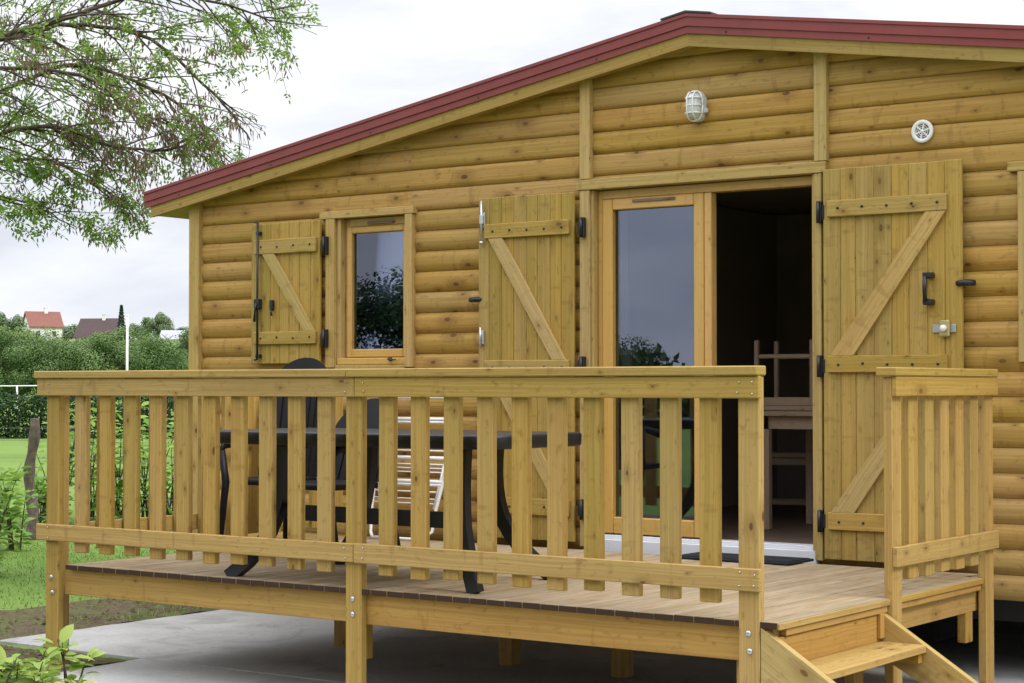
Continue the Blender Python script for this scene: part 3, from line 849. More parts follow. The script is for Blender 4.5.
# ------------------------------------------------------------------ furniture on the deck
T=thing('garden_table','black resin garden table with splayed legs standing behind the front railing','table',(-2.42,.60,DZ))
b=MB()
def rrect(x0,x1,y0,y1,r,n=6):
    o=[]
    for (cx_,cy_,a0) in ((x1-r,y1-r,0),(x0+r,y1-r,90),(x0+r,y0+r,180),(x1-r,y0+r,270)):
        for k in range(n+1):
            a=R(a0+90*k/n); o.append((cx_+r*math.cos(a),cy_+r*math.sin(a)))
    return o
def slab(b,x0,x1,y0,y1,r,zs):
    base=len(b.v); n=None
    for (z,ins) in zs:
        p=rrect(x0+ins,x1-ins,y0+ins,y1-ins,max(.01,r-ins)); n=len(p)
        for q in p: b.v.append(Vector((q[0],q[1],z)))
    for k in range(len(zs)-1):
        for i in range(n):
            j=(i+1)%n; b.face([base+k*n+i,base+k*n+j,base+(k+1)*n+j,base+(k+1)*n+i],[(0,0)]*4,.5,True)
    b.face([base+i for i in range(n)][::-1],[(0,0)]*n); b.face([base+(len(zs)-1)*n+i for i in range(n)],[(0,0)]*n)
TZ=1.352
slab(b,-3.47,-1.52,.13,1.02,.16,[(TZ-.068,.012),(TZ-.060,.004),(TZ-.012,0),(TZ-.003,.004),(TZ,.012)])
b.build('tabletop',M['plastic'],T)
def sabre(pts,w,th,ax):
    b=MB(); pts=[Vector(p) for p in pts]; base=0
    ln=len(pts)
    ring=[]
    for k,p in enumerate(pts):
        d=(pts[min(k+1,ln-1)]-pts[max(k-1,0)]).normalized()
        a=Vector(ax); s_=d.cross(a).normalized()
        f=1-.45*k/(ln-1)
        for (i,j) in ((-1,-1),(1,-1),(1,1),(-1,1)):
            b.v.append(p+s_*i*w[k]/2+a*j*th/2)
    for k in range(ln-1):
        for i in range(4):
            j=(i+1)%4; b.face([k*4+i,k*4+j,k*4+4+j,k*4+4+i],[(0,0)]*4,.5,False)
    b.face([3,2,1,0],[(0,0)]*4); m=(ln-1)*4; b.face([m,m+1,m+2,m+3],[(0,0)]*4)
    return b.build('leg',M['plastic'],T)
def arc(xa,xb,y0,y1,pw=2.2,n=9):
    o=[]
    for k in range(n+1):
        t=k/n; o.append((xa+(xb-xa)*t**pw, y0+(y1-y0)*t**pw, TZ-.067-(TZ-.067-DZ)*t))
    return o
W=[.13-.06*min(1,k/5) for k in range(10)]
sabre(arc(-1.80,-1.66,.25,.20),W,.05,(0,1,0)); sabre(arc(-2.93,-3.20,.22,.12,3.5),W,.05,(0,1,0))
sabre(arc(-2.05,-1.68,.86,.93,3.),W,.05,(0,1,0)); sabre(arc(-2.93,-3.20,.90,.95,3.5),W,.05,(0,1,0))
b=MB(); b.box((-2.90,.215,.896),(-1.85,.255,.975),'x',.008); b.build('stretcher',M['plastic'],T)

def chair(name,label,loc,rz,hb,wid=1.):
    C=thing(name,label,'chair',(0,0,0),'black garden chairs round the table'); PL=M['chairplastic']
    b=MB()   # seat
    slab(b,-.23,.23,-.24,.20,.07,[(.405,.01),(.41,0),(.435,0),(.44,.006)])
    b.build('seat',PL,C)
    # back panel with rounded head and vertical slits
    b=MB()
    def backpt(x,z,off=0): # leaning back
        s_=(z-.42)/(hb-.42); return Vector((x,.20+.16*s_+off+.05*(x/.26)**2*-1,z))
    ns=9
    for i in range(ns):
        xa=-.245+.49*i/ns; xb=xa+.49/ns-.012
        def topz(x): return hb-.26*(1-math.sqrt(max(0,1-(x/.262)**2)))
        zs_=[.44+(topz((xa+xb)/2)-.16-.44)*k/6 for k in range(7)]
        for k in range(6):
            p=[backpt(xa,zs_[k]),backpt(xb,zs_[k]),backpt(xb,zs_[k+1]),backpt(xa,zs_[k+1])]
            b.quad(p); b.quad([q+Vector((0,.022,0)) for q in p][::-1])
            b.quad([p[0],p[3],p[3]+Vector((0,.022,0)),p[0]+Vector((0,.022,0))]); b.quad([p[2],p[1],p[1]+Vector((0,.022,0)),p[2]+Vector((0,.022,0))])
    for i in range(24):   # solid head
        xa=-.255+.51*i/24; xb=-.255+.51*(i+1)/24
        ta,tb=topz(xa),topz(xb)
        p=[backpt(xa,min(ta,hb)-.19),backpt(xb,tb-.19),backpt(xb,tb),backpt(xa,ta)]
        o=Vector((0,.026,0))
        b.quad(p,smooth=True); b.quad([q+o for q in p][::-1],smooth=True); b.quad([p[3],p[2],p[2]+o,p[3]+o],smooth=True); b.quad([p[1],p[0],p[0]+o,p[1]+o])
    b.build('backrest',PL,C)
    for s_ in (-1,1):
        b=MB(); b.tube([(s_*.275,.24,.70),(s_*.285,.0,.655),(s_*.28,-.2,.645),(s_*.27,-.24,.60)],[.022,.028,.03,.022],8,flat=.6); b.build('armrest',PL,C)
        b=MB(); b.tube([(s_*.27,-.235,.61),(s_*.245,-.225,.42),(s_*.265,-.27,0)],[.022,.026,.018],8); b.build('leg',PL,C)
        b=MB(); b.tube([(s_*.27,.235,.71),(s_*.245,.205,.42),(s_*.265,.30,0)],[.022,.026,.018],8); b.build('leg',PL,C)
        b=MB(); e=[]
        for k in range(7):
            z=.44+(hb-.2-.44)*k/6; e.append(backpt(s_*.25,z,.011))
        b.tube(e,.016,6); b.build('back_frame',PL,C)
    C.location=loc; C.rotation_euler=(0,0,rz); C.scale=(wid,1,1); WL[C]=Vector(loc)
    return C
chair('garden_chair','high backed black garden chair whose rounded head rises above the front railing',(-4.03,1.36,DZ),R(12),1.17,.86)
chair('garden_chair','lower black garden chair tucked behind the table beside the white airer',(-3.42,1.16,DZ),R(-6),.92)

# clothes airer
A=thing('clothes_airer','folded white clothes airer leaning on the wall between window and left door shutter','clothes airer',(-3.86,2.45,DZ))
def lean(x,z): return Vector((x,2.56-.16*(1.52-z)/.92,z))
b=MB()
fx0,fx1=-4.165,-3.565
b.tube([lean(fx0+.05,1.50),lean(fx0,1.44),lean(fx0,1.2),lean(fx0-.01,.80),lean(fx0+.02,.64)+Vector((0,-.02,0)),lean(fx0+.06,.615)+Vector((0,-.05,0))],.011,8)
b.tube([lean(fx1-.05,1.52),lean(fx1,1.46),lean(fx1-.0,1.2),lean(fx1-.08,.79),lean(fx1-.09,.66),lean(fx1-.14,.612)+Vector((0,-.05,0))],.011,8)
b.tube([lean(fx1-.035,1.16),lean(fx1-.095,.80)],.010,8); b.tube([lean(fx0+.03,1.0),lean(fx0+.06,.78)],.010,8)
b.tube([lean(fx0+.06,.612)+Vector((0,-.05,0)),lean(fx1-.14,.612)+Vector((0,-.05,0))],.010,8)
b.build('frame',M['white'],A)
for z,r in ((1.515,.008),(1.375,.012),(1.355,.010),(1.172,.005),(1.125,.013),(1.085,.005),(1.06,.004),(1.035,.004),(.975,.013),(.955,.011),(.91,.005),(.865,.004),(.835,.004)):
    b=MB(); xr=fx1-.08*max(0,(1.2-z)/.41) ; b.tube([lean(fx0,z),lean(xr,z)],r,6); b.build('rod',M['white'],A)

# door mat
Mt=thing('door_mat','thin black rubber door mat on the deck before the open doorway','door mat',(-1.4,2.47,DZ))
b=MB(); b.box((-1.82,2.30,DZ+.003),(-1.075,2.615,DZ+.017),'x',.004); b.build('mat_body',M['mat'],Mt)
b=MB()
for i in range(12): b.box((-1.80,2.32+.024*i,DZ+.0175),(-1.095,2.335+.024*i,DZ+.021),'x',.001)
b.build('ribs',M['mat'],Mt)

# ------------------------------------------------------------------ inside the room
FZ=.672
IT=thing('dining_table','pale wooden table inside the doorway carrying an upturned stool','table',(-1.70,3.95,FZ))
tx0,tx1,ty0,ty1=-1.96,-1.365,3.62,4.32
b=MB(); b.box((tx0,ty0,1.398),(tx1,ty1,1.43),'x',.004); b.build('tabletop',M['bare'],IT)
for lo,hi in (((tx0+.05,ty0+.05,1.315),(tx1-.05,ty0+.07,1.397)),((tx0+.05,ty1-.07,1.315),(tx1-.05,ty1-.05,1.397)),((tx0+.03,ty0+.071,1.315),(tx0+.05,ty1-.071,1.397)),((tx1-.05,ty0+.071,1.315),(tx1-.03,ty1-.071,1.397))): part('apron',lo,hi,'bare',IT)
for x,y in ((tx0+.03,ty0+.03),(tx1-.06,ty0+.03),(tx0+.03,ty1-.06),(tx1-.06,ty1-.06)): part('leg',(x-.022,y,FZ+.002),(x+.026,y+.045,1.314),'bare',IT,'z')
def stool(label,loc,rz,flip):
    S=thing('wooden_stool',label,'stool',(0,0,0))
    sg=-1 if flip else 1
    def Zf(z): return (.45-z) if flip else z
    b=MB(); z=sorted((Zf(.418),Zf(.45))); b.box((-.21,-.17,z[0]),(.21,.17,z[1]),'x',.004); b.build('seat',M['bare'],S)
    for y in (-.155,.135): b=MB(); z=sorted((Zf(.365),Zf(.417))); b.box((-.175,y,z[0]),(.175,y+.02,z[1]),'x'); b.build('apron',M['bare'],S)
    for x in (-.205,.177):
        for y in (-.165,.137):
            z=sorted((Zf(0),Zf(.417))); b=MB(); b.box((x,y,z[0]),(x+.028,y+.028,z[1]),'z'); b.build('leg',M['bare'],S)
    for y in (-.158,.14): b=MB(); z=sorted((Zf(.09),Zf(.115))); b.box((-.176,y,z[0]),(.176,y+.018,z[1]),'x'); b.build('stretcher',M['bare'],S)
    S.location=loc; S.rotation_euler=(0,0,rz)
    return S
stool('upturned wooden stool, legs in the air, on the table inside the doorway',(-1.815,3.83,1.432),R(3),True)
stool('wooden stool standing on the dark floor under the table inside',(-2.35,4.85,FZ+.002),R(20),False)
CU=thing('curtain','white curtain hanging inside the left edge of the glazed door','curtain',(-2.42,2.9,FZ))
b=MB()
cp=[]
for i in range(13):
    t=i/12; cp.append((-2.60+.02*math.sin(i*2.2),2.93+.03*math.cos(i*2.2)))
for k in range(16):
    za,zb=FZ+.05+1.98*k/16,FZ+.05+1.98*(k+1)/16
    for i in range(12):
        def P(i,z):
            wd=.035+.09*max(0,1-(z-FZ)/1.7)
            return (-2.50+wd*i/12, 2.835+.02*math.cos(i*2.1),z)
        b.quad([P(i,za),P(i+1,za),P(i+1,zb),P(i,zb)],smooth=True)
b.build('curtain_cloth',M['curtain'],CU)
b=MB(); b.tube([(-2.60,2.90,2.735),(-1.9,2.90,2.735)],.010,8); b.build('curtain_rod',M['white'],CU)
# ------------------------------------------------------------------ vegetation
def rv(r=None):
    r=r or rnd
    while True:
        v=Vector((r.uniform(-1,1),r.uniform(-1,1),r.uniform(-1,1)))
        if .02<v.length<1: return v.normalized()
def spray(lf,p,d,n,ln,w,t0=.5,spread=1.):
    """a compound leaf: leaflets in pairs along a short stalk"""
    d=d.normalized(); sd=d.cross(rv()).normalized(); up=sd.cross(d)
    for k in range(n):
        q=p+d*ln*.55*k
        for s_ in (-1,1):
            lf.leaf(q,(d*.55+sd*s_*spread+up*rnd.uniform(-.3,.3)),w,ln*rnd.uniform(.75,1.1),(up+rv()*.6),max(0,min(.999,t0+rnd.uniform(-.35,.35))))
    lf.leaf(p+d*ln*.55*n,d,w,ln,(up+rv()*.5),max(0,min(.999,t0+rnd.uniform(-.3,.3))))

def limb_tree(name,label,base,height,limbs,seed,leafsize=.06,group=None,twigs=1.0,clear=None):
    """deciduous tree: tapered trunk, listed limbs, drooping twigs with leaves and dry keys"""
    global rnd
    keep=rnd; rnd=random.Random(seed)
    Tn=thing(name,label,'tree',base,group)
    B=Vector(base); br=MB(); lf=MB(); sd=MB()
    trunk=[B+Vector((0,0,-.1))+Vector((.10*math.sin(k*1.3),.08*math.cos(k*1.7),height*k/8)) for k in range(9)]
    tb=MB(); tb.tube(trunk,[.30*(1-.085*k) for k in range(9)],12)
    tb.build('trunk',M['bark'],Tn)
    def twig(p,d,L,r,lev):
        n=max(3,int(L/.16)); pts=[p]; q=p.copy(); dd=d.normalized()
        for i in range(n):
            dd=(dd+rv()*.16+Vector((0,0,-.03-.012*lev))).normalized(); q=q+dd*L/n; pts.append(q)
        if clear and any(clear(x) for x in pts): 
            pts=[x for x in pts[:2]]
            if any(clear(x) for x in pts): return
        m=len(pts)
        br.tube(pts,[max(.0025,r*(1-.8*i/m)) for i in range(m)],5 if r>.012 else 4,cap=False)
        for i in range(1,m):
            f=i/m
            if lev<3 and rnd.random()<(.60 if lev<2 else .55)*twigs:
                ax=rv(); nd=((pts[i]-pts[i-1]).normalized()+ (ax-(pts[i]-pts[i-1]).normalized()*ax.dot((pts[i]-pts[i-1]).normalized()))*.85)
                twig(pts[i],nd,L*rnd.uniform(.34,.58),r*.45*(1-.5*f),lev+1)
            if lev>=2:
                den=mnoise.noise(pts[i]*1.1)+.25
                if rnd.random()<(.38+den*1.5)*(1-.36*max(0.,min(1.,(pts[i].x+10.6)/2.))):
                    spray(lf,pts[i],rv()+Vector((0,0,-.2))+(pts[i]-pts[i-1]).normalized()*.8,rnd.choice((2,2,3)),leafsize,leafsize*.42,.5+.35*mnoise.noise(pts[i]*.8+Vector((7,0,0))))
                if mnoise.noise(pts[i]*.9+Vector((31,5,0)))>-.02 and rnd.random()<.5*max(0.,min(1.,(pts[i].x+11.6)/2.6)+.05)*.85:
                    for _ in range(rnd.randint(5,10)):
                        o=rv()*.07; sd.leaf(pts[i]+o,Vector((0,0,-1))+rv()*.35,.018,.065,rv(),rnd.random())
    for pts,r in limbs:
        pts=[Vector(p) for p in pts]
        # resample smoothly
        P=[]
        for k in range(len(pts)-1):
            p0=pts[max(0,k-1)];p1=pts[k];p2=pts[k+1];p3=pts[min(len(pts)-1,k+2)]
            for s_ in range(5):
                t=s_/5
                P.append(.5*((2*p1)+(p2-p0)*t+(2*p0-5*p1+4*p2-p3)*t*t+(3*p1-p0-3*p2+p3)*t**3)+rv()*.012)
        P.append(pts[-1]); m=len(P)
        br.tube(P,[max(.004,r*.44*(1-.82*i/m)) for i in range(m)],7,cap=False)
        for i in range(2,m):
            for _ in range(2 if rnd.random()<.30*twigs else 1):
                d=(P[i]-P[i-1]).normalized(); ax=rv(); ax=(ax-d*ax.dot(d)).normalized()
                twig(P[i],d*.95+ax*.6+Vector((0,0,-.05)),rnd.uniform(.7,1.45)*(1-.45*i/m),r*.13*(1-.6*i/m)+.003,1)
    br.build('limbs',M['bark'],Tn)
    lf.build('crown',M['leaf'],Tn,kind=None)
    if sd.v: sd.build('dry_seed_keys',M['seed'],Tn,kind='stuff')
    rnd=keep
    return Tn,len(lf.f)
# tree whose boughs hang over the meadow at the upper left of the chalet
d0=17.
def tp(px,py,dd=0): return at(px,d0+dd,py)
tb=at(-330,d0,389); tb.z=0
limbs=[
 ([tp(-330,60),tp(-150,50,.3),tp(0,40,.5),tp(70,24,.8),tp(150,40,.9),tp(215,95,1.),tp(250,140,1.)],.085),
 ([tp(-330,90),tp(-160,80,-.3),tp(-20,42,-.4),tp(60,20,-.3),tp(140,-5,0),tp(215,2,.3),tp(268,20,.5)],.085),
 ([tp(-330,150),tp(-170,130,.6),tp(-20,98,.8),tp(70,66,.9),tp(150,88,.9),tp(205,130,1.),tp(225,165,1.)],.075),
 ([tp(-330,190),tp(-170,165,-.5),tp(-20,138,-.5),tp(50,125,-.4),tp(110,145,-.2),tp(160,150,.0),tp(190,143,.2)],.07),
 ([tp(-330,215),tp(-170,190,.2),tp(-20,165,.3),tp(45,160,.4),tp(95,185,.5),tp(135,208,.7)],.06),
 ([tp(-330,130),tp(-150,110,-1.),tp(-20,70,-1.),tp(80,75,-.8),tp(130,110,-.6),tp(165,120,-.4)],.06),
 ([tp(-330,20),tp(-150,-30,0),tp(0,-60,.3),tp(120,-60,.6),tp(210,-40,.8),tp(262,-18,.9)],.08),
 ([tp(-330,230),tp(-190,215,-.5),tp(-60,195,-.4),tp(20,200,-.2),tp(65,222,0)],.05),
 ([tp(-330,40),tp(-200,-60,-1.5),tp(-120,-160,-2)],.09),([tp(-330,60),tp(-430,-40,1.5),tp(-560,-60,2)],.09),
]
def inhouse(p):
    if (p.x>-6.75 and p.y>2.2) or p.z<2.95: return True
    q=p-CAM; dz=q.dot(FW); px=512+FPX*q.dot(RT)/dz; py=341.5-FPX*q.dot(UP)/dz
    if px>148 and py>180: return True
    return px>338-.62*max(0,py-15)     # the crown's own sloping edge
_,nl=limb_tree('ash_tree','tall tree with bare twigs, fresh green leaves and brown seed keys overhanging the upper left','%s'and tuple(tb),6.2,limbs,21,clear=inhouse,leafsize=.060,twigs=1.)
print('leaves',nl)
# a second tree in front of the chalet, off to the left: only its reflection shows in the door pane
tb2=Vector((-12.5,-9.5,0))
limbs2=[([tb2+Vector((0,0,3.6)),tb2+Vector((1.6,.5,4.8)),tb2+Vector((3.2,1.2,4.8)),tb2+Vector((4.3,2.0,4.45))],.07),
        ([tb2+Vector((0,0,3.9)),tb2+Vector((1.2,1.6,4.9)),tb2+Vector((2.2,3.2,5.2)),tb2+Vector((3.0,4.2,4.9))],.07),
        ([tb2+Vector((0,0,4.2)),tb2+Vector((-1.6,.5,5.4)),tb2+Vector((-3.2,1.2,5.8))],.07)]
limb_tree('ash_tree','tree left of the path whose bough is mirrored at the top of the door pane',tuple(tb2),5.4,limbs2,5,leafsize=.055,twigs=1.)

def blob_crown(b,c,rx,ry,rz,n,size,r,lobes=9,low=.0):
    """leaf clumps spread through an uneven crown made of several boughs"""
    L=[]
    for k in range(lobes):
        v=rv(r); v.z=v.z*.9+.05
        f=r.uniform(.35,.78)
        L.append((Vector((v.x*rx*f,v.y*ry*f,v.z*rz*f)),r.uniform(.24,.50)))
    for i in range(n):
        o,s_=r.choice(L)
        v=rv(r)*(r.random()**.35)
        p=Vector((o.x+v.x*rx*s_,o.y+v.y*ry*s_,o.z+v.z*rz*s_))
        if p.z< -rz*(1-low): continue
        q=Vector(c)+p
        d=v.cross(rv(r)); d=d.normalized() if d.length>.05 else rv(r); nn=(v+rv(r)*.55+Vector((0,0,.35)))
        sz=size*r.uniform(.6,1.35)
        b.leaf(q,d,sz*.75,sz,nn,min(.999,max(0,.35+.35*v.z+r.uniform(-.3,.3))))  # tint rises with height in each clump: lit tops painted in
def leafy_tree(name,label,x,y,z,h,rx,mat,seed,group=None,n=2200,size=.45,proto=None,cat='tree'):
    if proto is not None:
        c=copy_tree(proto); c.location=(x,y,z); s_=h/proto['_h']; c.scale=(s_*rx/proto['_rx']*proto['_h']/h if 0 else rx/proto['_rx'],rx/proto['_rx'],s_)
        c.rotation_euler=(0,0,seed*1.7); del c['_h']; del c['_rx']
        tag(c,label,cat,group); return c
    r=random.Random(seed)
    t=thing(name,label,cat,(x,y,z),group); t['_h']=h; t['_rx']=rx
    b=MB(); b.tube([(x,y,z-.3),(x+.1,y,z+h*.3),(x,y+.1,z+h*.7)],[h*.035,h*.026,h*.01],8)
    for k in range(6):
        a=k*1.05+seed; b.tube([(x,y,z+h*(.25+.07*k)),(x+rx*.35*math.cos(a),y+rx*.35*math.sin(a),z+h*(.42+.07*k)),(x+rx*.6*math.cos(a),y+rx*.6*math.sin(a),z+h*(.52+.07*k))],[h*.012,h*.008,h*.003],5)
    b.build('trunk',M['bark'],t)
    b=MB(); blob_crown(b,(x,y,z+h*.54),rx,rx,h*.47,n,size,r,22); b.build('crown',mat,t)
    return t
def pos(px,depth):
    p=at(px,depth); return p.x,p.y,hill(p.x,p.y)
# belt of trees on the slope beyond the meadow
protos=[]
belt=[(-60,150,8.6,4.2),(-24,158,7.9,4.0),(8,152,7.0,3.4),(40,150,6.7,3.3),(72,156,6.7,3.4),(103,152,6.5,3.3),(134,158,6.7,3.6),(166,152,6.9,3.4),(198,160,7.2,3.8),(235,155,7.4,4.),(275,152,7.6,4.2),
      (22,185,7.6,4.2),(56,186,7.9,4.0),(88,188,7.3,4.1),(118,186,7.6,4.3),(150,192,7.7,4.1),(180,190,7.9,4.2),(-15,190,9.6,4.6),
      (330,158,7.4,4.3),(385,154,7.8,4.4),(440,160,7.2,4.2),(500,156,7.6,4.4)]
look=['rounded mid green','broad pale green','dense dark green']
where=['far left beyond the frame edge, belt under the hill','at the left picture edge over the hedge','directly under the white house with the red roof, front row','under the right end of the white house, front row','between the two houses, front row','just left of the white pole, front row','just right of the white pole, front row','near the corner of the chalet, front row','first one hidden by the chalet corner, front row','behind the chalet wall, front row','farthest right behind the chalet, front row','behind the front row below the white house','behind the front row left of the brown roof','behind the front row below the brown roof','behind the front row beside the white pole','behind the front row below the grey shed roof','behind the front row at the chalet corner','tallest of the belt at the left edge','behind the window of the chalet','behind the left door shutter','behind the middle of the chalet','rightmost of the belt, behind the door of the chalet']
for i,(px,dd,h,rx) in enumerate(belt):
    x,y,z=pos(px,dd)
    lab='%s tree %s'%(look[i%3],where[i])
    if len(protos)<3: protos.append(leafy_tree('belt_tree',lab,x,y,z-.3,h,rx,M['tree1'],40+i,'trees of the belt below the hilltop houses',n=20000,size=.16))
    else: leafy_tree('belt_tree',lab,x,y,z-.3,h,rx,M['tree1'],40+i,'trees of the belt below the hilltop houses',proto=protos[i%3])
# trees round the houses on the hilltop
fp=None
for i,(px,dd,h,rx,lab) in enumerate([(2,430,7.2,5,'pale tree at the left edge beside the white hilltop house'),(21,490,8.2,3.6,'pale tree right behind the gable of the white hilltop house'),(68,490,5.6,5,'low pale trees between white house and brown roof on the hill'),(157,440,7.4,4.0,'round pale tree right of the white pole on the hilltop'),(139,470,5.2,4,'small pale tree beside the brown roof on the hilltop'),(184,500,5.2,5,'low pale tree behind the grey shed roof'),(92,520,6.4,6,'far pale tree behind the brown roof'),(-25,440,8.2,6,'pale hilltop tree beyond the left picture edge')]):
    x,y,z=pos(px,dd)
    if fp is None: fp=leafy_tree('hilltop_tree',lab,x,y,z-.5,h,rx,M['tree2'],80,'trees among the hilltop houses',n=3500,size=.55)
    else: leafy_tree('hilltop_tree',lab,x,y,z-.5,h,rx,M['tree2'],80+i,'trees among the hilltop houses',proto=fp)
x,y,z=pos(121,450)
cf=thing('conifer','narrow dark conifer rising behind the brown roof beside the white pole','tree',(x,y,z))
b=MB(); b.tube([(x,y,z-.3),(x,y,z+8.6)],[.25,.05],6); b.build('trunk',M['bark'],cf)
b=MB(); r=random.Random(3)
for i in range(1300):
    f=r.random()**.8; a=r.random()*6.28; rr=1.15*(1-f)*(.5+.5*r.random())*(1+.25*math.sin(f*60))
    b.leaf(Vector((x+rr*math.cos(a),y+rr*math.sin(a),z+1+7.7*f)),Vector((math.cos(a),math.sin(a),-.5)),.2,.45,rv(r),r.random())
b.build('crown',M['conifer'],cf)
# trees across the path behind the camera, mirrored in the panes, then added sky-blockers
sp=None
for i,(x,y,h,rx,lab) in enumerate([(-62,-38,9,6,'tree across the site, mirrored far left in the window pane'),(-53,-46,8.4,5.5,'tree across the site, mirrored in the middle of the window pane'),(-45,-50,7.6,5,'tree across the site, mirrored right in the window pane'),(-35.5,-49,4.3,3.4,'tree across the site, mirrored left in the door pane'),(-29.5,-50,3.7,3.2,'tree across the site, mirrored in the middle of the door pane'),(-24,-49,4.1,3.2,'tree across the site, mirrored right in the door pane'),(-17,-50,6,4.5,'tree across the site, beside those mirrored in the panes')]):
    if sp is None: sp=leafy_tree('site_tree',lab,x,y,0,h,rx,M['hedge'],60,'trees across the site mirrored in the panes',n=15000,size=.22)
    else: leafy_tree('site_tree',lab,x,y,0,h,rx,M['hedge'],60+i,'trees across the site mirrored in the panes',proto=sp)
for i,(x,y,h,rx,lab) in enumerate([(-8.3,-16.5,7.,3.0,'unseen tall tree added to block low sky light, leftmost of the row, opposite the end of the deck'),(-3.5,-17.,8.,3.6,'unseen tall tree added to block low sky light opposite the deck, left of the row'),(2.5,-19.,9.,4.,'unseen tall tree added to block low sky light opposite the steps'),(9.,-18.,8.5,4.,'unseen tall tree added to block low sky light opposite the right end of the chalet'),(15.5,-15.,9.,4.2,'unseen tall tree added to block low sky light, right of the row'),(19.,-7.,8.5,4.,'unseen tall tree added to block low sky light beyond the right end of the chalet')]):  # added out of view: a row that keeps low sky light from the deck
    leafy_tree('site_tree',lab,x,y,0,h,rx,M['hedge'],90+i,'unseen trees added opposite the chalet to block low sky light',proto=sp)
for p in protos+[fp,sp]:
    del p['_h']; del p['_rx']
# hedge across the meadow
hc=at(40,58,389); hc.z=0
hd=thing('hedge','long dark green clipped hedge closing the meadow at the left','hedge',tuple(hc))
b=MB(); r=random.Random(4)
for i in range(40000):
    t=r.uniform(-9,22); p=hc+RT*t+Vector((FW.x,FW.y,0))*r.uniform(-.7,.7)+Vector((0,0,r.random()**1.1*(1.45+.12*math.sin(t*2.3)+.1*math.sin(t*5.1))))
    b.leaf(p,rv(r),.08,.13,rv(r)+Vector((0,0,.4)),min(.99,max(0,r.gauss(.35,.22))))
b.build('hedge_leaves',M['hedge'],hd)
b=MB(); 
for i in range(31): 
    q=hc+RT*(-9+i); b.tube([q+Vector((0,0,-.05)),q+Vector((.1,0,1.4))],[.05,.02],5)
b.build('hedge_stems',M['bark'],hd,kind='stuff')

h2=thing('hedge','long dark hedge far across the site, mirrored low down in the window and door panes','hedge',(-42,-47,0))
b=MB()
for i in range(16000):
    x=r.uniform(-75,-12); p=Vector((x,-47+r.uniform(-.8,.8),r.random()**1.05*(2.5+.5*math.sin(x*.7)+.3*math.sin(x*2.1))))
    b.leaf(p,rv(r),.25,.36,rv(r)+Vector((0,.6,.4)),min(.99,max(0,r.gauss(.3,.2))))
b.build('hedge_leaves',M['hedge'],h2)
b=MB()
for i in range(21): b.tube([(-74+3*i,-47,-.05),(-73.9+3*i,-47,1.7)],[.06,.02],5)
b.build('hedge_stems',M['bark'],h2,kind='stuff')
# young leafy shrubs between meadow and deck
def shrub(label,p,h,w,n,seed,mat,group,name='young_shrub',ls=.10,cat='shrub'):
    r=random.Random(seed)
    t=thing(name,label,cat,tuple(p),group); p=Vector(p)
    st=MB(); lf=MB()
    for k in range(n):
        a=r.random()*6.28; tip=p+Vector((w*r.uniform(.2,1)*math.cos(a),w*r.uniform(.2,1)*math.sin(a),h*r.uniform(.6,1)))
        pts=[p+Vector((r.uniform(-.06,.06),r.uniform(-.06,.06),-.02))]
        mid=(pts[0]+tip)/2+Vector((0,0,h*.1)); 
        pts+= [pts[0]*.5+mid*.5+Vector((0,0,h*.04)),mid,mid*.5+tip*.5+Vector((0,0,.02)),tip]
        st.tube(pts,[.011,.008,.006,.004,.002],5,cap=False)
        for i in range(1,5):
            for q in range(3):
                f=q/3; b0=pts[i-1]*(1-f)+pts[i]*f
                for _ in range(2):
                    d=rv(r); d.z=abs(d.z)*.4
                    l=ls*r.uniform(.6,1.15); lf.leaf6(b0+d*l*.3,d,l*.58,l,Vector((0,0,1))+rv(r)*.5,r.random())
    st.build('stems',M['bark'],t); lf.build('leaves',mat,t)
    return t
def gpos(px,depth):
    p=at(px,depth); p.z=0.; return p
for i,(px,dd,h,w,n,lab) in enumerate([(-14,15.5,1.0,.4,9,'leafy young shrub at the left picture edge before the fence'),(14,18.0,.85,.32,6,'leafy young shrub left of the fence post'),(60,21.5,1.40,.5,9,'leafy young shrub between fence post and first railing post'),(92,22.,1.50,.5,9,'leafy young shrub behind the first railing planks'),(120,21.,1.50,.5,10,'leafy young shrub behind the third railing plank'),(147,22.,1.46,.5,9,'leafy young shrub behind the fifth railing plank'),(170,21.5,1.42,.5,9,'leafy young shrub nearest the chalet corner'),(40,21,.7,.4,8,'small leafy shrub behind the fence post')]):
    shrub(lab,gpos(px,dd),h,w,n,100+i,M['shrubleaf'],'young shrubs left of the deck',ls=.14)
# saplings and low plants in the bed nearest the camera
for i,(px,dd,h,w,n,lab) in enumerate([(74,8.1,.56,.15,3,'thin sapling with pale leaves before the left deck post'),(20,7.9,.47,.24,8,'yellow green plant in the bottom left corner'),(100,7.7,.36,.15,5,'low pale sapling sprout right of the thin sapling'),(-10,7.8,.46,.2,5,'bushy pale plant cut by the left picture edge'),(50,7.6,.40,.2,6,'low plant between the corner plant and the sapling')]):
    p=gpos(px,dd); p.z=.02
    shrub(lab,p,h,w,n,140+i,M['sapling'],'young plants in the near bed',name='sapling',ls=.095)
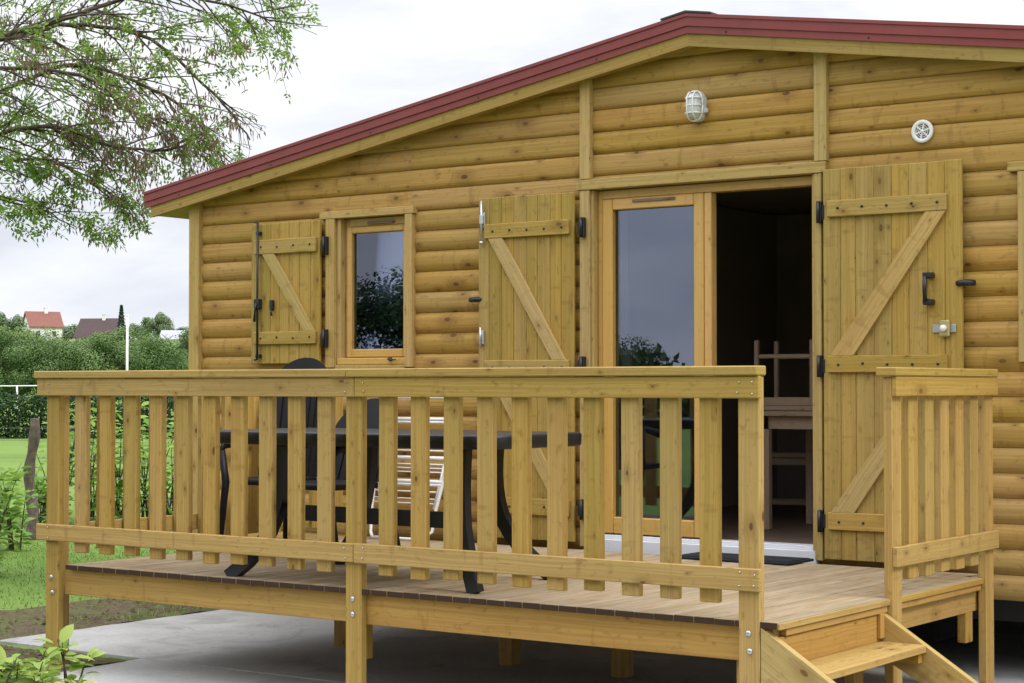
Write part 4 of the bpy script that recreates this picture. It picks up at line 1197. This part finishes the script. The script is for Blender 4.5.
# grass of the meadow and tufts on the soil
b=MB(); r=random.Random(11)
for i in range(60000):
    x=r.uniform(-15,-6.7); y=r.uniform(.5,13); 
    if x>-7.0 and r.random()<.6: continue
    z=0; h=r.uniform(.012,.032)
    d=Vector((r.uniform(-1,1),r.uniform(-1,1),0))
    q=Vector((x,y,z)); sd=Vector((-d.y,d.x,0)).normalized()*.0045
    b.quad([q-sd,q+sd,q+d*.025+Vector((0,0,h))],r.random())
for i in range(9000):
    if r.random()<.5: x=r.uniform(-5.62,-4.4); y=r.uniform(-2.4,.35)
    else: x=r.uniform(-6.95,-5.7); y=r.uniform(-1,7)
    if mnoise.noise(Vector((x*1.3,y*1.3,4)))<.12 : continue
    h=r.uniform(.012,.04); d=Vector((r.uniform(-1,1),r.uniform(-1,1),0)); q=Vector((x,y,.01)); sd=Vector((-d.y,d.x,0)).normalized()*.005
    b.quad([q-sd,q+sd,q+d*.03+Vector((0,0,h))],r.random())
b.build('grass',M['blade'],kind='stuff')
b=MB()
for i in range(2600):
    if r.random()<.4: x=r.uniform(-5.6,-4.4); y=r.uniform(-2,.4)
    else: x=r.uniform(-6.9,-5.7); y=r.uniform(-1,8)
    s_=r.uniform(.006,.022)*(1 if r.random()<.9 else 1.8); q=Vector((x,y,.018+s_*.3))
    o=[q+Vector((r.uniform(.6,1)*a*s_,r.uniform(.6,1)*c*s_,r.uniform(.5,.8)*e*s_)) for a,c,e in ((1,0,0),(0,1,0),(-1,0,0),(0,-1,0),(0,0,1))]
    t=r.random()
    for k in range(4): b.quad([o[k],o[(k+1)%4],o[4]],t)
b.build('soil_clods',M['soil'],kind='stuff')

# ------------------------------------------------------------------ fence, pole, rails, houses
fb=at(29,19.3); fb.z=0
F=thing('wire_fence','wire fence along the meadow with a crooked bark covered wooden post','fence',tuple(fb))
AX=Vector((-.93,-.36,0)).normalized()
def fpost(p,seed,top=1.28):
    r=random.Random(seed); b=MB(); pts=[];rd=[]
    for k in range(15):
        f=k/14; pts.append(p+Vector((.085*f+.018*math.sin(f*7+seed),.02*math.sin(f*5),top*f-.02))+RT*(.02*math.sin(f*9))); rd.append(.060*(1+.16*math.sin(f*23+seed))*(1-.12*f))
    b.tube(pts,rd,10); return b.build('post',M['barkpost'],F)
fpost(fb,1); fpost(fb+AX*3.2,2,1.2); fpost(fb-AX*3.4,3,1.22); fpost(fb-AX*7,4,1.25)
for z in (.25,.45,.66,.85,1.03,1.16):
    b=MB(); b.tube([fb+AX*3.2+Vector((.07,0,z-.02)),fb+Vector((.05,-.05,z)),fb-AX*3.4+Vector((.06,0,z-.03)),fb-AX*7+Vector((.06,0,z-.03))],.0022,5); b.build('wire',M['wire'],F)
p=at(127,75); p.z=0
P=thing('white_pole','tall thin white pole standing before the tree belt left of the chalet','pole',tuple(p))
b=MB(); b.tube([p,p+Vector((0,0,4.45))],[.062,.045],10); b.build('shaft',M['white'],P)
b=MB(); b.lathe([(.0,.10),(.05,.07),(.06,.03),(.045,0)][::-1],Matrix.Translation(p+Vector((0,0,4.451))),10); b.build('pole_cap',M['white'],P)
b=MB(); b.lathe([(.14,0),(.14,.04),(.07,.06)],Matrix.Translation(p),12); b.build('foot_plate',M['zinc'],P)
p=at(17,60); p.z=-.05
G=thing('white_barrier','white rail barrier on posts behind the hedge top at the left edge','barrier',tuple(p))
for k in (-1.6,0,1.6): b=MB(); q=p+RT*k; b.tube([q,q+Vector((0,0,1.68))],.03,8); b.build('post',M['white'],G)
b=MB(); b.tube([p+RT*-2.2+Vector((0,0,1.66)),p+RT*2.6+Vector((0,0,1.70))],.022,8); b.build('rail',M['white'],G)

def house(name,label,px,depth,wid,dep,eave,ridge,rz,wall,roof,chim=True,over=.4,cat='house',wins=3,zoff=0):
    x,y,z=pos(px,depth); z-=.3-zoff
    h=thing(name,label,cat,(x,y,z))
    b=MB(); b.prism([(-dep/2,0),(dep/2,0),(dep/2,eave),(0,ridge),(-dep/2,eave)],'x',-wid/2,wid/2)
    Mx=Matrix.Translation((x,y,z))@Matrix.Rotation(rz,4,'Z')
    def fin(b,n,m,par): 
        b.v=[Mx@v for v in b.v]; return b.build(n,m,par)
    wl=fin(b,'wall',wall,h)
    b=MB(); k=(ridge-eave)/(dep/2); o=over
    b.prism([(-dep/2-o,eave-k*o+.05),(0,ridge+.05),(dep/2+o,eave-k*o+.05),(dep/2+o,eave-k*o+.35),(0,ridge+.38),(-dep/2-o,eave-k*o+.35)],'x',-wid/2-o,wid/2+o)
    rf=fin(b,'roof',roof,h)
    if chim:
        b=MB(); b.box((.4,-.5,ridge-1.),(1.3,.4,ridge+1.3),'z',.05); b.box((.3,-.6,ridge+1.301),(1.4,.5,ridge+1.45),'x',.05); fin(b,'chimney',M['render'],rf)
    for i in range(wins):
        u=-wid/2+wid*(i+.5)/wins
        b=MB(); b.box((u-.5,-dep/2-.06,eave*.35),(u+.5,-dep/2+.05,eave*.35+1.2),ch=.02); w=fin(b,'window',M['housewindow'],h)
        b=MB(); b.box((u-.62,-dep/2-.10,eave*.35-.14),(u+.62,-dep/2-.005,eave*.35-.02),ch=.02); fin(b,'window_sill',M['render'],w)
    for zz in (eave*.35,eave*.9):
        b=MB(); b.box((-wid/2-.06,-.5,zz),(-wid/2+.05,.5,zz+1.2),ch=.02); fin(b,'window',M['housewindow'],h)
    return h
house('hill_house','white rendered house with steep red tiled roof on the hilltop at the far left',42,470,8.2,7.0,3.7,7.2,YAW+R(30),M['render'],M['tile'],wins=2,zoff=.3)
house('hill_house','long house with dark brown roof on the hilltop left of the white pole',101,480,10.8,8.5,3.0,7.6,YAW-R(12),M['render'],M['darktile'],wins=4,zoff=-1.5)
house('hill_house','small outbuilding with dark hipped roof right of the white pole',163,500,3.2,4,2.6,6.8,YAW,M['render'],M['darktile'],False,.3,wins=1)
house('storage_shed','long low shed with pale grey sheet roof beside the chalet corner',182,430,9,9,2.6,4.6,YAW+R(4),M['render'],M['greyroof'],False,.3,'shed',3,zoff=-2.3)

# ------------------------------------------------------------------ sky, sun, camera
SUN_EL,SUN_AZ=R(45),R(88)      # azimuth from -Y towards +X
dirv=Vector((math.sin(SUN_AZ)*math.cos(SUN_EL),-math.cos(SUN_AZ)*math.cos(SUN_EL),math.sin(SUN_EL)))
w=bpy.data.worlds.new('World'); scene.world=w; w.use_nodes=True
nt=w.node_tree; nt.nodes.clear()
N=NT.__new__(NT); N.t=nt
bg=N.n('ShaderNodeBackground'); out=N.n('ShaderNodeOutputWorld'); nt.links.new(bg.outputs[0],out.inputs[0])
sky=N.n('ShaderNodeTexSky',sky_type='NISHITA'); sky.sun_disc=False; sky.sun_elevation=SUN_EL
sky.sun_rotation=math.atan2(dirv.x,dirv.y); sky.air_density=1.; sky.dust_density=2.; sky.ozone_density=1.
tc=N.n('ShaderNodeTexCoord'); sp=N.n('ShaderNodeSeparateXYZ'); N.l(tc.outputs['Generated'],sp.inputs[0])
cv=N.comb(sp.outputs[0],sp.outputs[1],N.math('MULTIPLY',sp.outputs[2],3.2))
n1=N.noise(cv,2.6,6,.58,.4); n2=N.noise(cv,7.5,5,.6,.3)
nn=N.math('ADD',N.math('MULTIPLY',n1,.7),N.math('MULTIPLY',n2,.3))
cl=N.mix(N.ramp(nn,.34,.60),(7.5,7.85,8.8),(10.3,10.45,10.7))
cover=N.ramp(n1,.25,.42,.78,.97)
el=N.math('MAXIMUM',sp.outputs[2],0.)
lift=N.math('MULTIPLY_ADD',N.ramp(el,.22,.85),1.6,1.)
cl2=N.n('ShaderNodeVectorMath',operation='SCALE'); N.l(cl,cl2.inputs[0]); N.l(lift,cl2.inputs['Scale'])
N.l(N.mix(cover,sky.outputs[0],cl2.outputs[0]),bg.inputs[0]); bg.inputs[1].default_value=.1
sl=bpy.data.lights.new('Sun','SUN'); so=bpy.data.objects.new('Sun',sl); col.objects.link(so)
sl.energy=1.5; sl.angle=R(16); sl.color=(1,.95,.87)
so.rotation_euler=(-dirv).to_track_quat('-Z','Y').to_euler()
cam=bpy.data.cameras.new('Camera'); co=bpy.data.objects.new('Camera',cam); col.objects.link(co)
co.location=CAM; co.rotation_euler=(R(90)+PITCH,0,YAW)
cam.sensor_width=36; cam.lens=FPX/1024*36; cam.clip_end=6000; cam.clip_start=.05
scene.camera=co
scene.view_settings.view_transform='Standard'; scene.view_settings.look='None'; scene.view_settings.exposure=0.1; scene.view_settings.gamma=1
scene.cycles.max_bounces=7; scene.cycles.transparent_max_bounces=12; scene.cycles.caustics_reflective=False; scene.cycles.caustics_refractive=False
